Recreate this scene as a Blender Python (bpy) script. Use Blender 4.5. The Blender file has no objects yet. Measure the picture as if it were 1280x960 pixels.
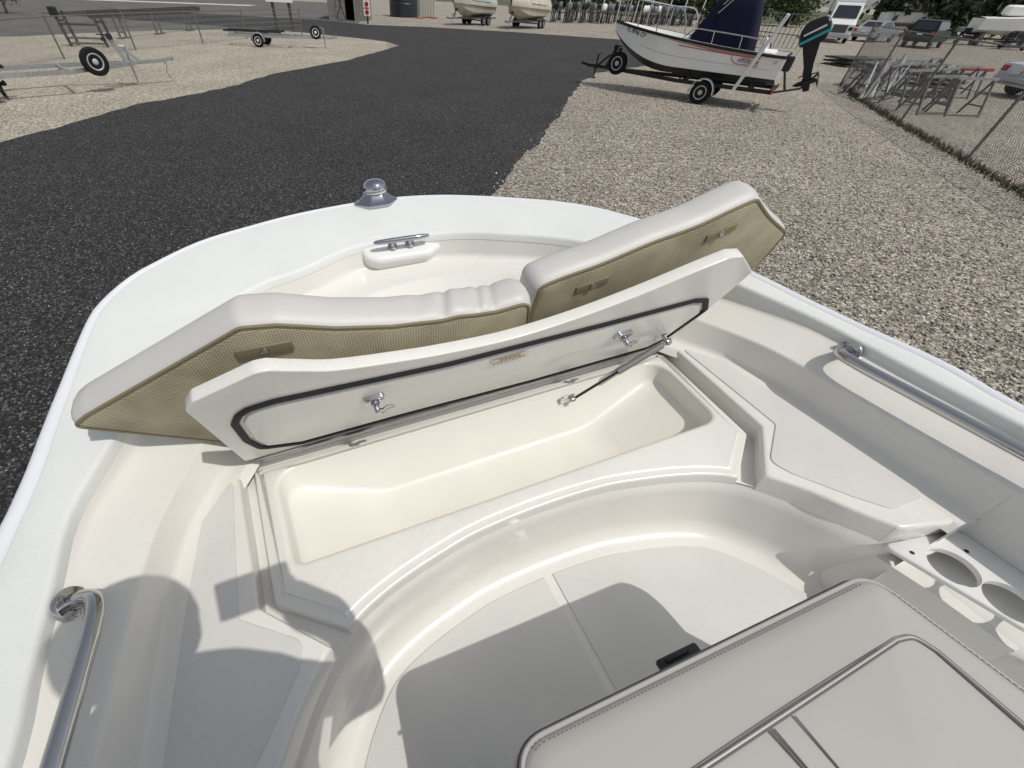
import bpy, bmesh, math, random
import numpy as np
from mathutils import Vector, Matrix, noise
random.seed(7)
rng = np.random.default_rng(7)
SC = bpy.context.scene
COL = SC.collection
R = math.radians

# ---------------------------------------------------------------- camera
# photo calibration: principal point, focal length (px of the 1280x960 photo), vertical direction
PP = np.array([556., 480.]); FP = 501.; CH = 2.45
DOWN = np.array([531.5-556, 986-480, FP]); DOWN /= np.linalg.norm(DOWN)
FW = np.array([0, 0, 1.]); FW = FW-(FW@DOWN)*DOWN; FW /= np.linalg.norm(FW)
RW = np.array([np.cross(FW, -DOWN), FW, -DOWN])          # camera -> world axes
CAM = np.array([0, 0, CH])
cd = bpy.data.cameras.new('camera'); cam = bpy.data.objects.new('camera', cd); COL.objects.link(cam)
cd.sensor_width = 36; cd.lens = FP/1280*36; cd.shift_x = (640-PP[0])/1280; cd.clip_start = .02; cd.clip_end = 2000
m = np.eye(4); m[:3, 0] = RW[:, 0]; m[:3, 1] = -RW[:, 1]; m[:3, 2] = -RW[:, 2]; m[:3, 3] = CAM
cam.matrix_world = Matrix(m.tolist()); SC.camera = cam
# boat frame: X starboard, Y forward, Z up, floor at 0, the camera at height HC
AX = np.array([2244., -615, FP]); AX /= np.linalg.norm(AX)
fb = -410; FX = np.array([(615*fb-FP*FP)/2244, fb, FP]); FX /= np.linalg.norm(FX)
UX = np.cross(AX, FX)
if UX@DOWN > 0: UX = -UX
HC = 1.085
BR = np.array([RW@AX, RW@FX, RW@UX]).T
BO = CAM-BR@np.array([0, 0, HC])
bmx = np.eye(4); bmx[:3, :3] = BR; bmx[:3, 3] = BO
BOATM = Matrix(bmx.tolist())
OB = np.array([0, 0, HC])
def rayb(x, y):
    v = np.array([x-PP[0], y-PP[1], FP]); return np.array([v@AX, v@FX, v@UX])
def bp(x, y, z):                                         # photo pixel -> point of the boat at height z
    w = rayb(x, y); return OB+w*((z-HC)/w[2])
def bplane(x, y, p0, n):
    d = rayb(x, y); p0 = np.array(p0); n = np.array(n); return OB+d*(((p0-OB)@n)/(d@n))
def gp(x, y, z=0.):                                      # photo pixel -> world point at height z
    w = RW@np.array([x-PP[0], y-PP[1], FP]); return CAM+w*((z-CH)/w[2])

# ---------------------------------------------------------------- world, sun, exposure
LIGHT_B = np.array([-.392, .585, -1.])
LD = BR@LIGHT_B; LD /= np.linalg.norm(LD)
EL = math.asin(-LD[2]); AZ = math.atan2(-LD[0], -LD[1])
wd = bpy.data.worlds.new('World'); SC.world = wd; wd.use_nodes = True
nt = wd.node_tree; bg = nt.nodes['Background']
sky = nt.nodes.new('ShaderNodeTexSky'); sky.sky_type = 'NISHITA'; sky.sun_disc = False
sky.sun_elevation = EL; sky.sun_rotation = AZ; sky.air_density = 1.0; sky.dust_density = 1.5; sky.ozone_density = 1.0
hs = nt.nodes.new('ShaderNodeHueSaturation'); hs.inputs['Saturation'].default_value = .32   # hazy, part-clouded sky
nt.links.new(sky.outputs[0], hs.inputs['Color']); nt.links.new(hs.outputs[0], bg.inputs[0]); bg.inputs[1].default_value = .15
sd = bpy.data.lights.new('sun', 'SUN'); sd.energy = 3.15; sd.angle = R(.53); sd.color = (1, .955, .88)
so = bpy.data.objects.new('sun', sd); COL.objects.link(so)
so.rotation_euler = Vector(LD.tolist()).to_track_quat('-Z', 'Y').to_euler(); so.location = (8, -6, 20)
SC.view_settings.view_transform = 'Standard'; SC.view_settings.look = 'None'
SC.view_settings.exposure = -.37; SC.view_settings.gamma = 1

# ---------------------------------------------------------------- materials
MATS = {}
def mat(name, col, rough=.5, metal=0., var=0., vscale=8., bump=0., bscale=60., spec=.5, coat=0., dirt=0., kind='noise'):
    if name in MATS: return MATS[name]
    m = bpy.data.materials.new(name); m.use_nodes = True
    n = m.node_tree; b = n.nodes['Principled BSDF']
    b.inputs['Base Color'].default_value = (*col, 1); b.inputs['Roughness'].default_value = rough
    b.inputs['Metallic'].default_value = metal; b.inputs['Specular IOR Level'].default_value = spec
    if coat: b.inputs['Coat Weight'].default_value = coat; b.inputs['Coat Roughness'].default_value = .06
    tc = n.nodes.new('ShaderNodeTexCoord')
    if var:
        t = n.nodes.new('ShaderNodeTexNoise'); t.inputs['Scale'].default_value = vscale; t.inputs['Detail'].default_value = 5
        n.links.new(tc.outputs['Object'], t.inputs['Vector'])
        mx = n.nodes.new('ShaderNodeMix'); mx.data_type = 'RGBA'
        mx.inputs[6].default_value = (*[c*(1-var) for c in col], 1); mx.inputs[7].default_value = (*[min(1, c*(1+var)) for c in col], 1)
        rp = n.nodes.new('ShaderNodeMapRange'); rp.inputs[1].default_value = .3; rp.inputs[2].default_value = .7
        n.links.new(t.outputs['Fac'], rp.inputs[0]); n.links.new(rp.outputs[0], mx.inputs[0])
        n.links.new(mx.outputs[2], b.inputs['Base Color'])
        r2 = n.nodes.new('ShaderNodeMapRange'); r2.inputs[3].default_value = rough*.8; r2.inputs[4].default_value = min(1, rough*1.25)
        n.links.new(t.outputs['Fac'], r2.inputs[0]); n.links.new(r2.outputs[0], b.inputs['Roughness'])
    if dirt:                                             # faint scuffs and dust specks
        sc_ = b.inputs['Base Color'].links[0].from_socket
        t1 = n.nodes.new('ShaderNodeTexNoise'); t1.inputs['Scale'].default_value = 55; t1.inputs['Detail'].default_value = 8; t1.inputs['Roughness'].default_value = .75
        t2 = n.nodes.new('ShaderNodeTexNoise'); t2.inputs['Scale'].default_value = 2.2; t2.inputs['Detail'].default_value = 3
        n.links.new(tc.outputs['Object'], t1.inputs['Vector']); n.links.new(tc.outputs['Object'], t2.inputs['Vector'])
        ml = n.nodes.new('ShaderNodeMath'); ml.operation = 'MULTIPLY'; n.links.new(t1.outputs['Fac'], ml.inputs[0]); n.links.new(t2.outputs['Fac'], ml.inputs[1])
        mr = n.nodes.new('ShaderNodeMapRange'); mr.inputs[1].default_value = .27; mr.inputs[2].default_value = .36; mr.inputs[3].default_value = 1.; mr.inputs[4].default_value = 1-dirt*2.5
        n.links.new(ml.outputs[0], mr.inputs[0])
        vm = n.nodes.new('ShaderNodeVectorMath'); vm.operation = 'SCALE'; n.links.new(sc_, vm.inputs[0]); n.links.new(mr.outputs[0], vm.inputs[3]); n.links.new(vm.outputs[0], b.inputs['Base Color'])
    if bump:
        if kind == 'weave':
            k = n.nodes.new('ShaderNodeTexChecker'); k.inputs['Scale'].default_value = bscale
            out = k.outputs['Fac']; vin = k.inputs['Vector']
        elif kind == 'voronoi':
            k = n.nodes.new('ShaderNodeTexVoronoi'); k.inputs['Scale'].default_value = bscale
            out = k.outputs['Distance']; vin = k.inputs['Vector']
        else:
            k = n.nodes.new('ShaderNodeTexNoise'); k.inputs['Scale'].default_value = bscale; k.inputs['Detail'].default_value = 3
            out = k.outputs['Fac']; vin = k.inputs['Vector']
        n.links.new(tc.outputs['Object'], vin)
        bu = n.nodes.new('ShaderNodeBump'); bu.inputs['Strength'].default_value = bump; bu.inputs['Distance'].default_value = .004
        n.links.new(out, bu.inputs['Height']); n.links.new(bu.outputs[0], b.inputs['Normal'])
    MATS[name] = m; return m

M_GEL = mat('gelcoat_cream', (.755, .742, .70), .2, dirt=.018, var=.025, vscale=3, bump=.02, bscale=7, coat=.15)
M_GELW = mat('gelcoat_white', (.765, .77, .755), .3, dirt=.014, var=.02, vscale=4, bump=.02, bscale=7)
M_NON = mat('nonskid_gelcoat', (.71, .705, .68), .5, dirt=.012, var=.03, vscale=6, bump=.5, bscale=800)
M_NONW = mat('nonskid_white', (.765, .785, .772), .48, var=.02, vscale=5, bump=.4, bscale=800)
M_RUB = mat('rub_rail_vinyl', (.74, .76, .80), .38, var=.02)
M_LOCK = mat('locker_gelcoat', (.77, .755, .70), .3, var=.02, bump=.02, bscale=9)
M_STEEL = mat('stainless_steel', (.52, .52, .52), .10, 1.)
M_CHROME = mat('chrome', (.42, .43, .47), .05, 1.)
M_RUBBER = mat('black_rubber', (.012, .012, .014), .6, spec=.3)
M_PLASTIC = mat('black_plastic', (.02, .02, .022), .35)
M_VINYL = mat('cream_vinyl', (.55, .54, .52), .45, var=.03, vscale=6, bump=.25, bscale=14)
M_GREYV = mat('grey_vinyl', (.44, .425, .40), .46, var=.02, vscale=5, bump=.05, bscale=900)
M_GREYT = mat('grey_thread', (.17, .165, .16), .7)
M_PIPE = mat('grey_piping', (.43, .415, .40), .45)
def mesh_fabric():
    m = bpy.data.materials.new('tan_mesh_fabric'); m.use_nodes = True; n = m.node_tree; b = n.nodes['Principled BSDF']
    b.inputs['Roughness'].default_value = .8
    tc = n.nodes.new('ShaderNodeTexCoord')
    w1 = n.nodes.new('ShaderNodeTexWave'); w1.bands_direction = 'X'; w1.inputs['Scale'].default_value = 52
    w2 = n.nodes.new('ShaderNodeTexWave'); w2.bands_direction = 'Z'; w2.inputs['Scale'].default_value = 52
    n.links.new(tc.outputs['Object'], w1.inputs[0]); n.links.new(tc.outputs['Object'], w2.inputs[0])
    mu = n.nodes.new('ShaderNodeMath'); mu.operation = 'MULTIPLY'
    n.links.new(w1.outputs['Fac'], mu.inputs[0]); n.links.new(w2.outputs['Fac'], mu.inputs[1])
    no = n.nodes.new('ShaderNodeTexNoise'); no.inputs['Scale'].default_value = 9
    n.links.new(tc.outputs['Object'], no.inputs['Vector'])
    ad = n.nodes.new('ShaderNodeMath'); ad.operation = 'MULTIPLY_ADD'; ad.inputs[1].default_value = .7
    n.links.new(mu.outputs[0], ad.inputs[0]); n.links.new(no.outputs['Fac'], ad.inputs[2])
    rp = n.nodes.new('ShaderNodeValToRGB')
    rp.color_ramp.elements[0].position = .3; rp.color_ramp.elements[0].color = (.20, .175, .11, 1)
    rp.color_ramp.elements[1].position = 1.; rp.color_ramp.elements[1].color = (.45, .41, .29, 1)
    n.links.new(ad.outputs[0], rp.inputs[0]); n.links.new(rp.outputs[0], b.inputs['Base Color'])
    bu = n.nodes.new('ShaderNodeBump'); bu.inputs['Strength'].default_value = .5; bu.inputs['Distance'].default_value = .002
    n.links.new(mu.outputs[0], bu.inputs['Height']); n.links.new(bu.outputs[0], b.inputs['Normal'])
    return m
M_TAN = mesh_fabric()
M_TANT = mat('tan_webbing', (.20, .17, .10), .8)
M_GALV = mat('galvanised_steel', (.44, .45, .46), .42, .85, var=.15, vscale=12)
M_GALVD = mat('dull_galvanised_pipe', (.15, .15, .145), .6, .3, var=.2)
M_ALU = mat('white_aluminium', (.72, .73, .73), .35)
M_DARK = mat('dark_steel', (.022, .022, .025), .6, spec=.3, var=.2)
M_TYRE = mat('tyre_rubber', (.012, .012, .013), .85, spec=.2)
M_RIM = mat('wheel_rim_grey', (.42, .43, .44), .4)
M_RIMW = mat('wheel_rim_white', (.72, .72, .71), .4)
M_WHITE = mat('white_paint', (.78, .78, .77), .3, coat=.3, var=.02)
M_HULL = mat('white_hull', (.80, .80, .785), .25, var=.04, vscale=2)
M_HULLW = mat('white_deck', (.8, .8, .79), .4)
M_NAVY = mat('navy_canvas', (.006, .008, .026), .9, spec=.2, var=.25, vscale=6, bump=.3, bscale=8)
M_BLACKG = mat('black_gloss', (.008, .008, .010), .3, spec=.4)
M_TEAL = mat('teal_paint', (.03, .33, .42), .35)
M_RED = mat('red_plastic', (.42, .02, .025), .4)
M_REDT = mat('red_dull', (.30, .05, .045), .6)
M_YELL = mat('yellow_plate', (.75, .62, .18), .5)
M_GLASS = mat('dark_glass', (.012, .016, .022), .06, spec=.8)
M_SILV = mat('silver_paint', (.42, .44, .47), .3, .5, coat=.5)
M_SUV = mat('dark_green_paint', (.006, .013, .014), .35, spec=.3)
M_PALE = mat('pale_blue_silver_paint', (.55, .57, .62), .3, .3, coat=.5)
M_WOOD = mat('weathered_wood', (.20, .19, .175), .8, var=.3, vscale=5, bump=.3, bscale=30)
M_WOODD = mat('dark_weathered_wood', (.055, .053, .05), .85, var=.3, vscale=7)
M_COVER = mat('beige_boat_cover', (.44, .41, .34), .8, var=.15, vscale=1.5, bump=.3, bscale=3)
M_COVT = mat('teal_boat_cover', (.19, .36, .34), .8, var=.1)
M_GREYC = mat('grey_cowl', (.13, .135, .15), .4, var=.2)
M_SKIN = mat('skin', (.5, .32, .24), .5)
M_SHIRT = mat('dark_shirt', (.05, .07, .12), .8)

def ground_mat(name, cols, scale, bump, big=.12, fine=4., speck=None):
    m = bpy.data.materials.new(name); m.use_nodes = True; n = m.node_tree; b = n.nodes['Principled BSDF']
    b.inputs['Roughness'].default_value = .85; b.inputs['Specular IOR Level'].default_value = .25
    g = n.nodes.new('ShaderNodeNewGeometry')
    v = n.nodes.new('ShaderNodeTexVoronoi'); v.inputs['Scale'].default_value = scale; v.inputs['Randomness'].default_value = 1
    n.links.new(g.outputs['Position'], v.inputs['Vector'])
    v2 = n.nodes.new('ShaderNodeTexVoronoi'); v2.inputs['Scale'].default_value = scale*2.3
    n.links.new(g.outputs['Position'], v2.inputs['Vector'])
    sep = n.nodes.new('ShaderNodeSeparateColor'); n.links.new(v.outputs['Color'], sep.inputs[0])
    sp2 = n.nodes.new('ShaderNodeSeparateColor'); n.links.new(v2.outputs['Color'], sp2.inputs[0])
    mixv = n.nodes.new('ShaderNodeMath'); mixv.operation = 'MULTIPLY_ADD'; mixv.inputs[1].default_value = .7
    h = n.nodes.new('ShaderNodeMath'); h.operation = 'MULTIPLY'; h.inputs[1].default_value = .3
    n.links.new(sp2.outputs[1], h.inputs[0]); n.links.new(sep.outputs[0], mixv.inputs[0]); n.links.new(h.outputs[0], mixv.inputs[2])
    rp = n.nodes.new('ShaderNodeValToRGB'); e = rp.color_ramp.elements
    e[0].position = cols[0][0]; e[0].color = (*cols[0][1], 1); e[1].position = cols[-1][0]; e[1].color = (*cols[-1][1], 1)
    for p, c in cols[1:-1]:
        q = e.new(p); q.color = (*c, 1)
    n.links.new(mixv.outputs[0], rp.inputs[0])
    no = n.nodes.new('ShaderNodeTexNoise'); no.inputs['Scale'].default_value = .5; no.inputs['Detail'].default_value = 6
    n.links.new(g.outputs['Position'], no.inputs['Vector'])
    mr = n.nodes.new('ShaderNodeMapRange'); mr.inputs[1].default_value = .3; mr.inputs[2].default_value = .7
    mr.inputs[3].default_value = 1-big; mr.inputs[4].default_value = 1+big
    n.links.new(no.outputs['Fac'], mr.inputs[0])
    vm = n.nodes.new('ShaderNodeVectorMath'); vm.operation = 'SCALE'
    n.links.new(rp.outputs[0], vm.inputs[0]); n.links.new(mr.outputs[0], vm.inputs[3])
    n.links.new(vm.outputs[0], b.inputs['Base Color'])
    hh = n.nodes.new('ShaderNodeMath'); hh.operation = 'MULTIPLY_ADD'; hh.inputs[1].default_value = .5
    n.links.new(v2.outputs['Distance'], hh.inputs[0]); n.links.new(v.outputs['Distance'], hh.inputs[2])
    bu = n.nodes.new('ShaderNodeBump'); bu.invert = True; bu.inputs['Strength'].default_value = bump; bu.inputs['Distance'].default_value = .6/scale
    n.links.new(hh.outputs[0], bu.inputs['Height']); n.links.new(bu.outputs[0], b.inputs['Normal'])
    return m
M_GRAVEL = ground_mat('shell_gravel', [(.12, (.085, .072, .058)), (.4, (.25, .222, .183)), (.7, (.41, .37, .31)), (.92, (.72, .68, .61))], 31, 1.)
M_GRAVL = ground_mat('pale_shell_gravel', [(.1, (.17, .15, .115)), (.4, (.34, .305, .24)), (.7, (.46, .42, .34)), (.95, (.70, .66, .57))], 26, .9)
M_ROAD = ground_mat('dark_crushed_stone', [(.2, (.014, .0135, .0135)), (.55, (.031, .0305, .031)), (.78, (.065, .064, .064)), (.96, (.27, .265, .26))], 56, 1.0)
M_LOT = ground_mat('worn_asphalt', [(.1, (.08, .078, .075)), (.9, (.16, .156, .15))], 25, .4, .2)
M_GRASS = mat('grass', (.07, .085, .028), .9, var=.4, vscale=1.2, bump=.6, bscale=20)

# ---------------------------------------------------------------- mesh helpers
def V3(p): return np.asarray(p, float)
class MB:
    def __init__(s): s.v = []; s.f = []
    def add(s, vs, fs):
        o = len(s.v); s.v += [tuple(map(float, p)) for p in vs]; s.f += [tuple(i+o for i in q) for q in fs]; return s
    def box(s, c, size, rot=None, bev=0):
        hx, hy, hz = [a/2 for a in size]
        if bev:
            b = bev; pts = []
            lv = [(-hz, b), (-hz+b, 0), (hz-b, 0), (hz, b)]
            fs = []
            for z, i in lv:
                x, y = hx-i, hy-i
                pts += [(-x+b, -y, z), (x-b, -y, z), (x, -y+b, z), (x, y-b, z), (x-b, y, z), (-x+b, y, z), (-x, y-b, z), (-x, -y+b, z)]
            for k in range(3):
                for j in range(8): fs.append((k*8+j, k*8+(j+1) % 8, k*8+8+(j+1) % 8, k*8+8+j))
            fs += [tuple(range(7, -1, -1)), tuple(range(24, 32))]
        else:
            pts = [(x, y, z) for z in (-hz, hz) for x, y in ((-hx, -hy), (hx, -hy), (hx, hy), (-hx, hy))]
            fs = [(3, 2, 1, 0), (4, 5, 6, 7), (0, 1, 5, 4), (1, 2, 6, 5), (2, 3, 7, 6), (3, 0, 4, 7)]
        P = np.array(pts)
        if rot is not None: P = P@np.array(rot).T
        return s.add(P+V3(c), fs)
    def bar(s, a, b, w, h, upv=(0, 0, 1)):
        a, b = V3(a), V3(b); d = b-a; L = np.linalg.norm(d); d /= L
        u = V3(upv); r = np.cross(d, u); 
        if np.linalg.norm(r) < 1e-4: r = np.cross(d, V3((1, 0, 0)))
        r /= np.linalg.norm(r); u = np.cross(r, d)
        return s.box((a+b)/2, (w, L, h), np.array([r, d, u]).T)
    def tube(s, path, r, n=8, caps=True, closed=False, up0=None, sq=1.):
        P = [V3(p) for p in path]; m = len(P); rr = r if hasattr(r, '__len__') else [r]*m
        T = []
        for i in range(m):
            a = P[(i-1) % m] if (closed or i > 0) else P[i]; b = P[(i+1) % m] if (closed or i < m-1) else P[i]
            d = b-a; T.append(d/(np.linalg.norm(d)+1e-12))
        u = V3(up0) if up0 is not None else (V3((0, 0, 1)) if abs(T[0][2]) < .9 else V3((1, 0, 0)))
        vs = []; fs = []
        for i in range(m):
            if up0 is not None: u = V3(up0)
            u = u-(u@T[i])*T[i]; u /= np.linalg.norm(u); w = np.cross(T[i], u)
            for k in range(n):
                a = 2*math.pi*k/n; vs.append(P[i]+rr[i]*(math.cos(a)*w+sq*math.sin(a)*u))
        for i in range(m if closed else m-1):
            j = (i+1) % m
            for k in range(n): fs.append((i*n+k, i*n+(k+1) % n, j*n+(k+1) % n, j*n+k))
        if caps and not closed: fs += [tuple(range(n-1, -1, -1)), tuple((m-1)*n+k for k in range(n))]
        return s.add(vs, fs)
    def lathe(s, prof, c, axis=(0, 0, 1), n=20, sx=1., sy=1.):
        ax = V3(axis)/np.linalg.norm(axis); u = np.cross(ax, (1, 0, 0)) if abs(ax[0]) < .9 else np.cross(ax, (0, 1, 0))
        u /= np.linalg.norm(u); w = np.cross(ax, u); vs = []; fs = []; m = len(prof)
        for r, h in prof:
            for k in range(n):
                a = 2*math.pi*k/n; vs.append(V3(c)+h*ax+r*(sx*math.cos(a)*u+sy*math.sin(a)*w))
        for i in range(m-1):
            for k in range(n): fs.append((i*n+k, i*n+(k+1) % n, (i+1)*n+(k+1) % n, (i+1)*n+k))
        if prof[0][0] > 1e-6: fs.append(tuple(range(n-1, -1, -1)))
        if prof[-1][0] > 1e-6: fs.append(tuple((m-1)*n+k for k in range(n)))
        return s.add(vs, fs)
    def grid(s, rows, closed=False):
        n = len(rows[0]); vs = [p for r in rows for p in r]; fs = []
        for i in range(len(rows)-1):
            for k in range(n if closed else n-1): fs.append((i*n+k, i*n+(k+1) % n, (i+1)*n+(k+1) % n, (i+1)*n+k))
        return s.add(vs, fs)
    def prism(s, poly, o, ex, ey, ez, t):
        o, ex, ey, ez = map(V3, (o, ex, ey, ez)); n = len(poly)
        a = [o+p[0]*ex+p[1]*ey for p in poly]; b = [p+ez*t for p in a]
        return s.add(a+b, [tuple(range(n-1, -1, -1)), tuple(range(n, 2*n))]+[(i, (i+1) % n, n+(i+1) % n, n+i) for i in range(n)])
    def fill(s, loops, z=None):                          # flat region with holes
        bm = bmesh.new(); es = []
        for lp in loops:
            vv = [bm.verts.new((p[0], p[1], z if z is not None else p[2])) for p in lp]
            es += [bm.edges.new((vv[i], vv[(i+1) % len(vv)])) for i in range(len(vv))]
        bmesh.ops.triangle_fill(bm, edges=es, use_beauty=True, normal=(0, 0, 1))
        bm.verts.index_update()
        vs = [tuple(v.co) for v in bm.verts]; fs = [tuple(v.index for v in f.verts) for f in bm.faces]
        bm.free(); return s.add(vs, fs)
    def build(s, name, material, parent=None, angle=40, fix=True):
        me = bpy.data.meshes.new(name); me.from_pydata(s.v, [], s.f)
        if fix:
            bm = bmesh.new(); bm.from_mesh(me); bmesh.ops.remove_doubles(bm, verts=bm.verts, dist=2e-5)
            bmesh.ops.recalc_face_normals(bm, faces=bm.faces); bm.to_mesh(me); bm.free()
        for p in me.polygons: p.use_smooth = True
        me.set_sharp_from_angle(angle=R(angle))
        for q in (material if isinstance(material, list) else [material]): me.materials.append(q)
        o = bpy.data.objects.new(name, me); COL.objects.link(o)
        if parent: o.parent = parent
        return o
def tag(o, label=None, cat=None, group=None, kind=None):
    for k, v in (('label', label), ('category', cat), ('group', group), ('kind', kind)):
        if v: o[k] = v
    return o
def thing(name, label, cat, mw=None, group=None):
    o = bpy.data.objects.new(name, None); COL.objects.link(o); o.empty_display_size = .1
    if mw is not None: o.matrix_world = mw
    return tag(o, label, cat, group)
def copy_tree(o, parent=None):
    c = o.copy(); COL.objects.link(c); c.parent = parent
    for ch in list(o.children):
        copy_tree(ch, c)
    return c
def frame(o, heading, z=0.):                              # matrix: local +X along heading (2d)
    a = math.atan2(heading[1], heading[0])
    return Matrix.Translation((float(o[0]), float(o[1]), z)) @ Matrix.Rotation(a, 4, 'Z')
def crom(P, n=8, closed=False):                           # Catmull-Rom through points
    P = [V3(p) for p in P]; m = len(P); out = []
    for i in range(m if closed else m-1):
        p1, p2 = P[i], P[(i+1) % m]
        p0 = P[i-1] if (closed or i > 0) else 2*p1-p2
        p3 = P[(i+2) % m] if (closed or i < m-2) else 2*p2-p1
        for k in range(n):
            t = k/n
            out.append(.5*((2*p1)+(p2-p0)*t+(2*p0-5*p1+4*p2-p3)*t*t+(3*p1-p0-3*p2+p3)*t**3))
    if not closed: out.append(P[-1])
    return out
def rpoly(P, rad, n=6):                                   # polygon with rounded corners
    P = [V3(p[:2]) for p in P]; m = len(P); out = []
    for i in range(m):
        r = rad[i] if hasattr(rad, '__len__') else rad
        a, b, c = P[i-1], P[i], P[(i+1) % m]
        if r <= 0: out.append(b); continue
        d1 = a-b; d2 = c-b; l1 = np.linalg.norm(d1); l2 = np.linalg.norm(d2); d1 /= l1; d2 /= l2
        ang = math.acos(np.clip(d1@d2, -1, 1)); t = min(r/math.tan(ang/2), .48*l1, .48*l2)
        s, e = b+d1*t, b+d2*t
        for k in range(n+1):
            u = k/n; out.append((1-u)**2*s+2*u*(1-u)*b+u*u*e)
    return out
def area(P): return .5*sum(P[i-1][0]*P[i][1]-P[i][0]*P[i-1][1] for i in range(len(P)))
def inset(P, d):                                          # move a closed 2d loop inwards by d
    m = len(P); sgn = 1 if area(P) > 0 else -1; out = []
    for i in range(m):
        a, b, c = P[i-1], P[i], P[(i+1) % m]
        t1 = b-a; t2 = c-b; t1 = t1/(np.linalg.norm(t1)+1e-9); t2 = t2/(np.linalg.norm(t2)+1e-9)
        n1 = np.array([-t1[1], t1[0]])*sgn; n2 = np.array([-t2[1], t2[0]])*sgn; nn = n1+n2; L = np.linalg.norm(nn)
        nn = nn/L if L > 1e-6 else n1
        out.append(b+nn*d/max(.5, nn@n1))
    return out
def dedupe(P, e=.002):
    out = []
    for p in P:
        if not out or np.linalg.norm(p-out[-1]) > e: out.append(p)
    if np.linalg.norm(out[0]-out[-1]) < e: out.pop()
    return out
def slab(mb, P, ztop, zbot, r=.008, hole=None, rim=0, rimh=.005):
    P = dedupe(P); prof = [(0, zbot), (0, ztop-r)]+[(r*(1-math.cos(a)), ztop-r+r*math.sin(a)) for a in (R(22), R(45), R(68), R(90))]
    zt = ztop
    if rim:
        prof += [(rim, ztop), (rim+.004, ztop+rimh*.5), (rim+.009, ztop+rimh)]; zt = ztop+rimh
    rows = [[(q[0], q[1], z) for q in inset(P, d)] for d, z in prof]
    mb.grid(rows, closed=True)
    mb.fill([[(p[0], p[1]) for p in rows[-1]]]+([hole] if hole is not None else []), zt)
    return zt
def text_mesh(body, size, name, material, parent, mw, depth=.002, shear=0):
    c = bpy.data.curves.new(name, 'FONT'); c.body = body; c.size = size; c.extrude = depth; c.shear = shear; c.align_x = 'CENTER'; c.align_y = 'CENTER'
    t = bpy.data.objects.new(name, c); COL.objects.link(t)
    dg = bpy.context.evaluated_depsgraph_get(); me = bpy.data.meshes.new_from_object(t.evaluated_get(dg))
    bpy.data.objects.remove(t); me.materials.clear(); me.materials.append(material)
    o = bpy.data.objects.new(name, me); COL.objects.link(o); o.parent = parent; o.matrix_local = mw
    return o

# ================================================================ setting: ground, road, lots
def ragged(P, step=.5, amp=.12, closed=True):
    out = []; P = [V3(p) for p in P]
    for i in range(len(P)):
        a, b = P[i], P[(i+1) % len(P)]; L = np.linalg.norm(b-a); k = max(1, min(60, int(L/step)))
        for j in range(k):
            q = a+(b-a)*j/k; d = (b-a)/L; w = amp*(noise.noise((q[0]*1.3, q[1]*1.3, 3))+.6*noise.noise((q[0]*5, q[1]*5, 8)))
            out.append(q+np.array([-d[1], d[0]])*w)
    return out
def sheet(name, P, z, material, kind='structure'):
    mb = MB(); mb.fill([P], z); return tag(mb.build(name, material), kind=kind)
g = MB(); g.add([(-900, -600, 0), (900, -600, 0), (900, 1500, 0), (-900, 1500, 0)], [(0, 1, 2, 3)]); tag(g.build('ground', M_GRAVEL), kind='structure')
road = [(-11, -15), (-9.2, 4), (-8.9, 8.58), (-8.63, 9.76), (-8.41, 12.23), (-7.23, 14.88), (-6.81, 17.72), (-5.11, 22.34), (-3.9, 27.6), (-3.5, 29.5), (-4.6, 31.6), (-6.87, 32.98), (-12, 35.5), (-32, 40),
        (-32, 49), (-12.62, 47.6), (-7.85, 44.6), (-2.61, 45.36), (4.16, 44.34), (12.1, 41.99), (17, 39.5), (16, 33), (8, 24.5), (6.07, 22.43), (4.69, 19.5), (3.58, 15.79), (2.64, 12.83), (.71, 7.19), (-1.75, 0), (-6, -15)]
sheet('road', ragged(road, .4, .16), .004, M_ROAD)
leftg = [(-60, 4), (-9.2, 4), (-8.9, 8.58), (-8.63, 9.76), (-8.41, 12.23), (-7.23, 14.88), (-6.81, 17.72), (-5.11, 22.34), (-3.9, 27.6), (-4.6, 31.6), (-6.87, 32.98), (-12, 36), (-60, 40)]
sheet('gravel_strip', leftg, .002, M_GRAVL)
lot = [gp(0, 46)[:2], gp(200, 38)[:2], gp(330, 36)[:2], gp(385, 40)[:2], (-8, 40), (-9, 47), (-16, 90), (-120, 90), (-60, 16)]
sheet('paved_lot', ragged(lot, .8, .25), .003, M_LOT)
M_CONC = mat('pale_concrete', (.5, .49, .46), .85, var=.12, vscale=.8)
sheet('pavement', [(-60, 57), (-26, 66), (-26, 69), (-60, 60)], .012, M_CONC)
sheet('grass_verge', ragged([(-20, 140), (16, 120), (30, 92), (60, 92), (120, 100), (200, 130), (200, 300), (-200, 300), (-200, 160), (-60, 150)], 4, 1.5), .02, M_GRASS)

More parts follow.
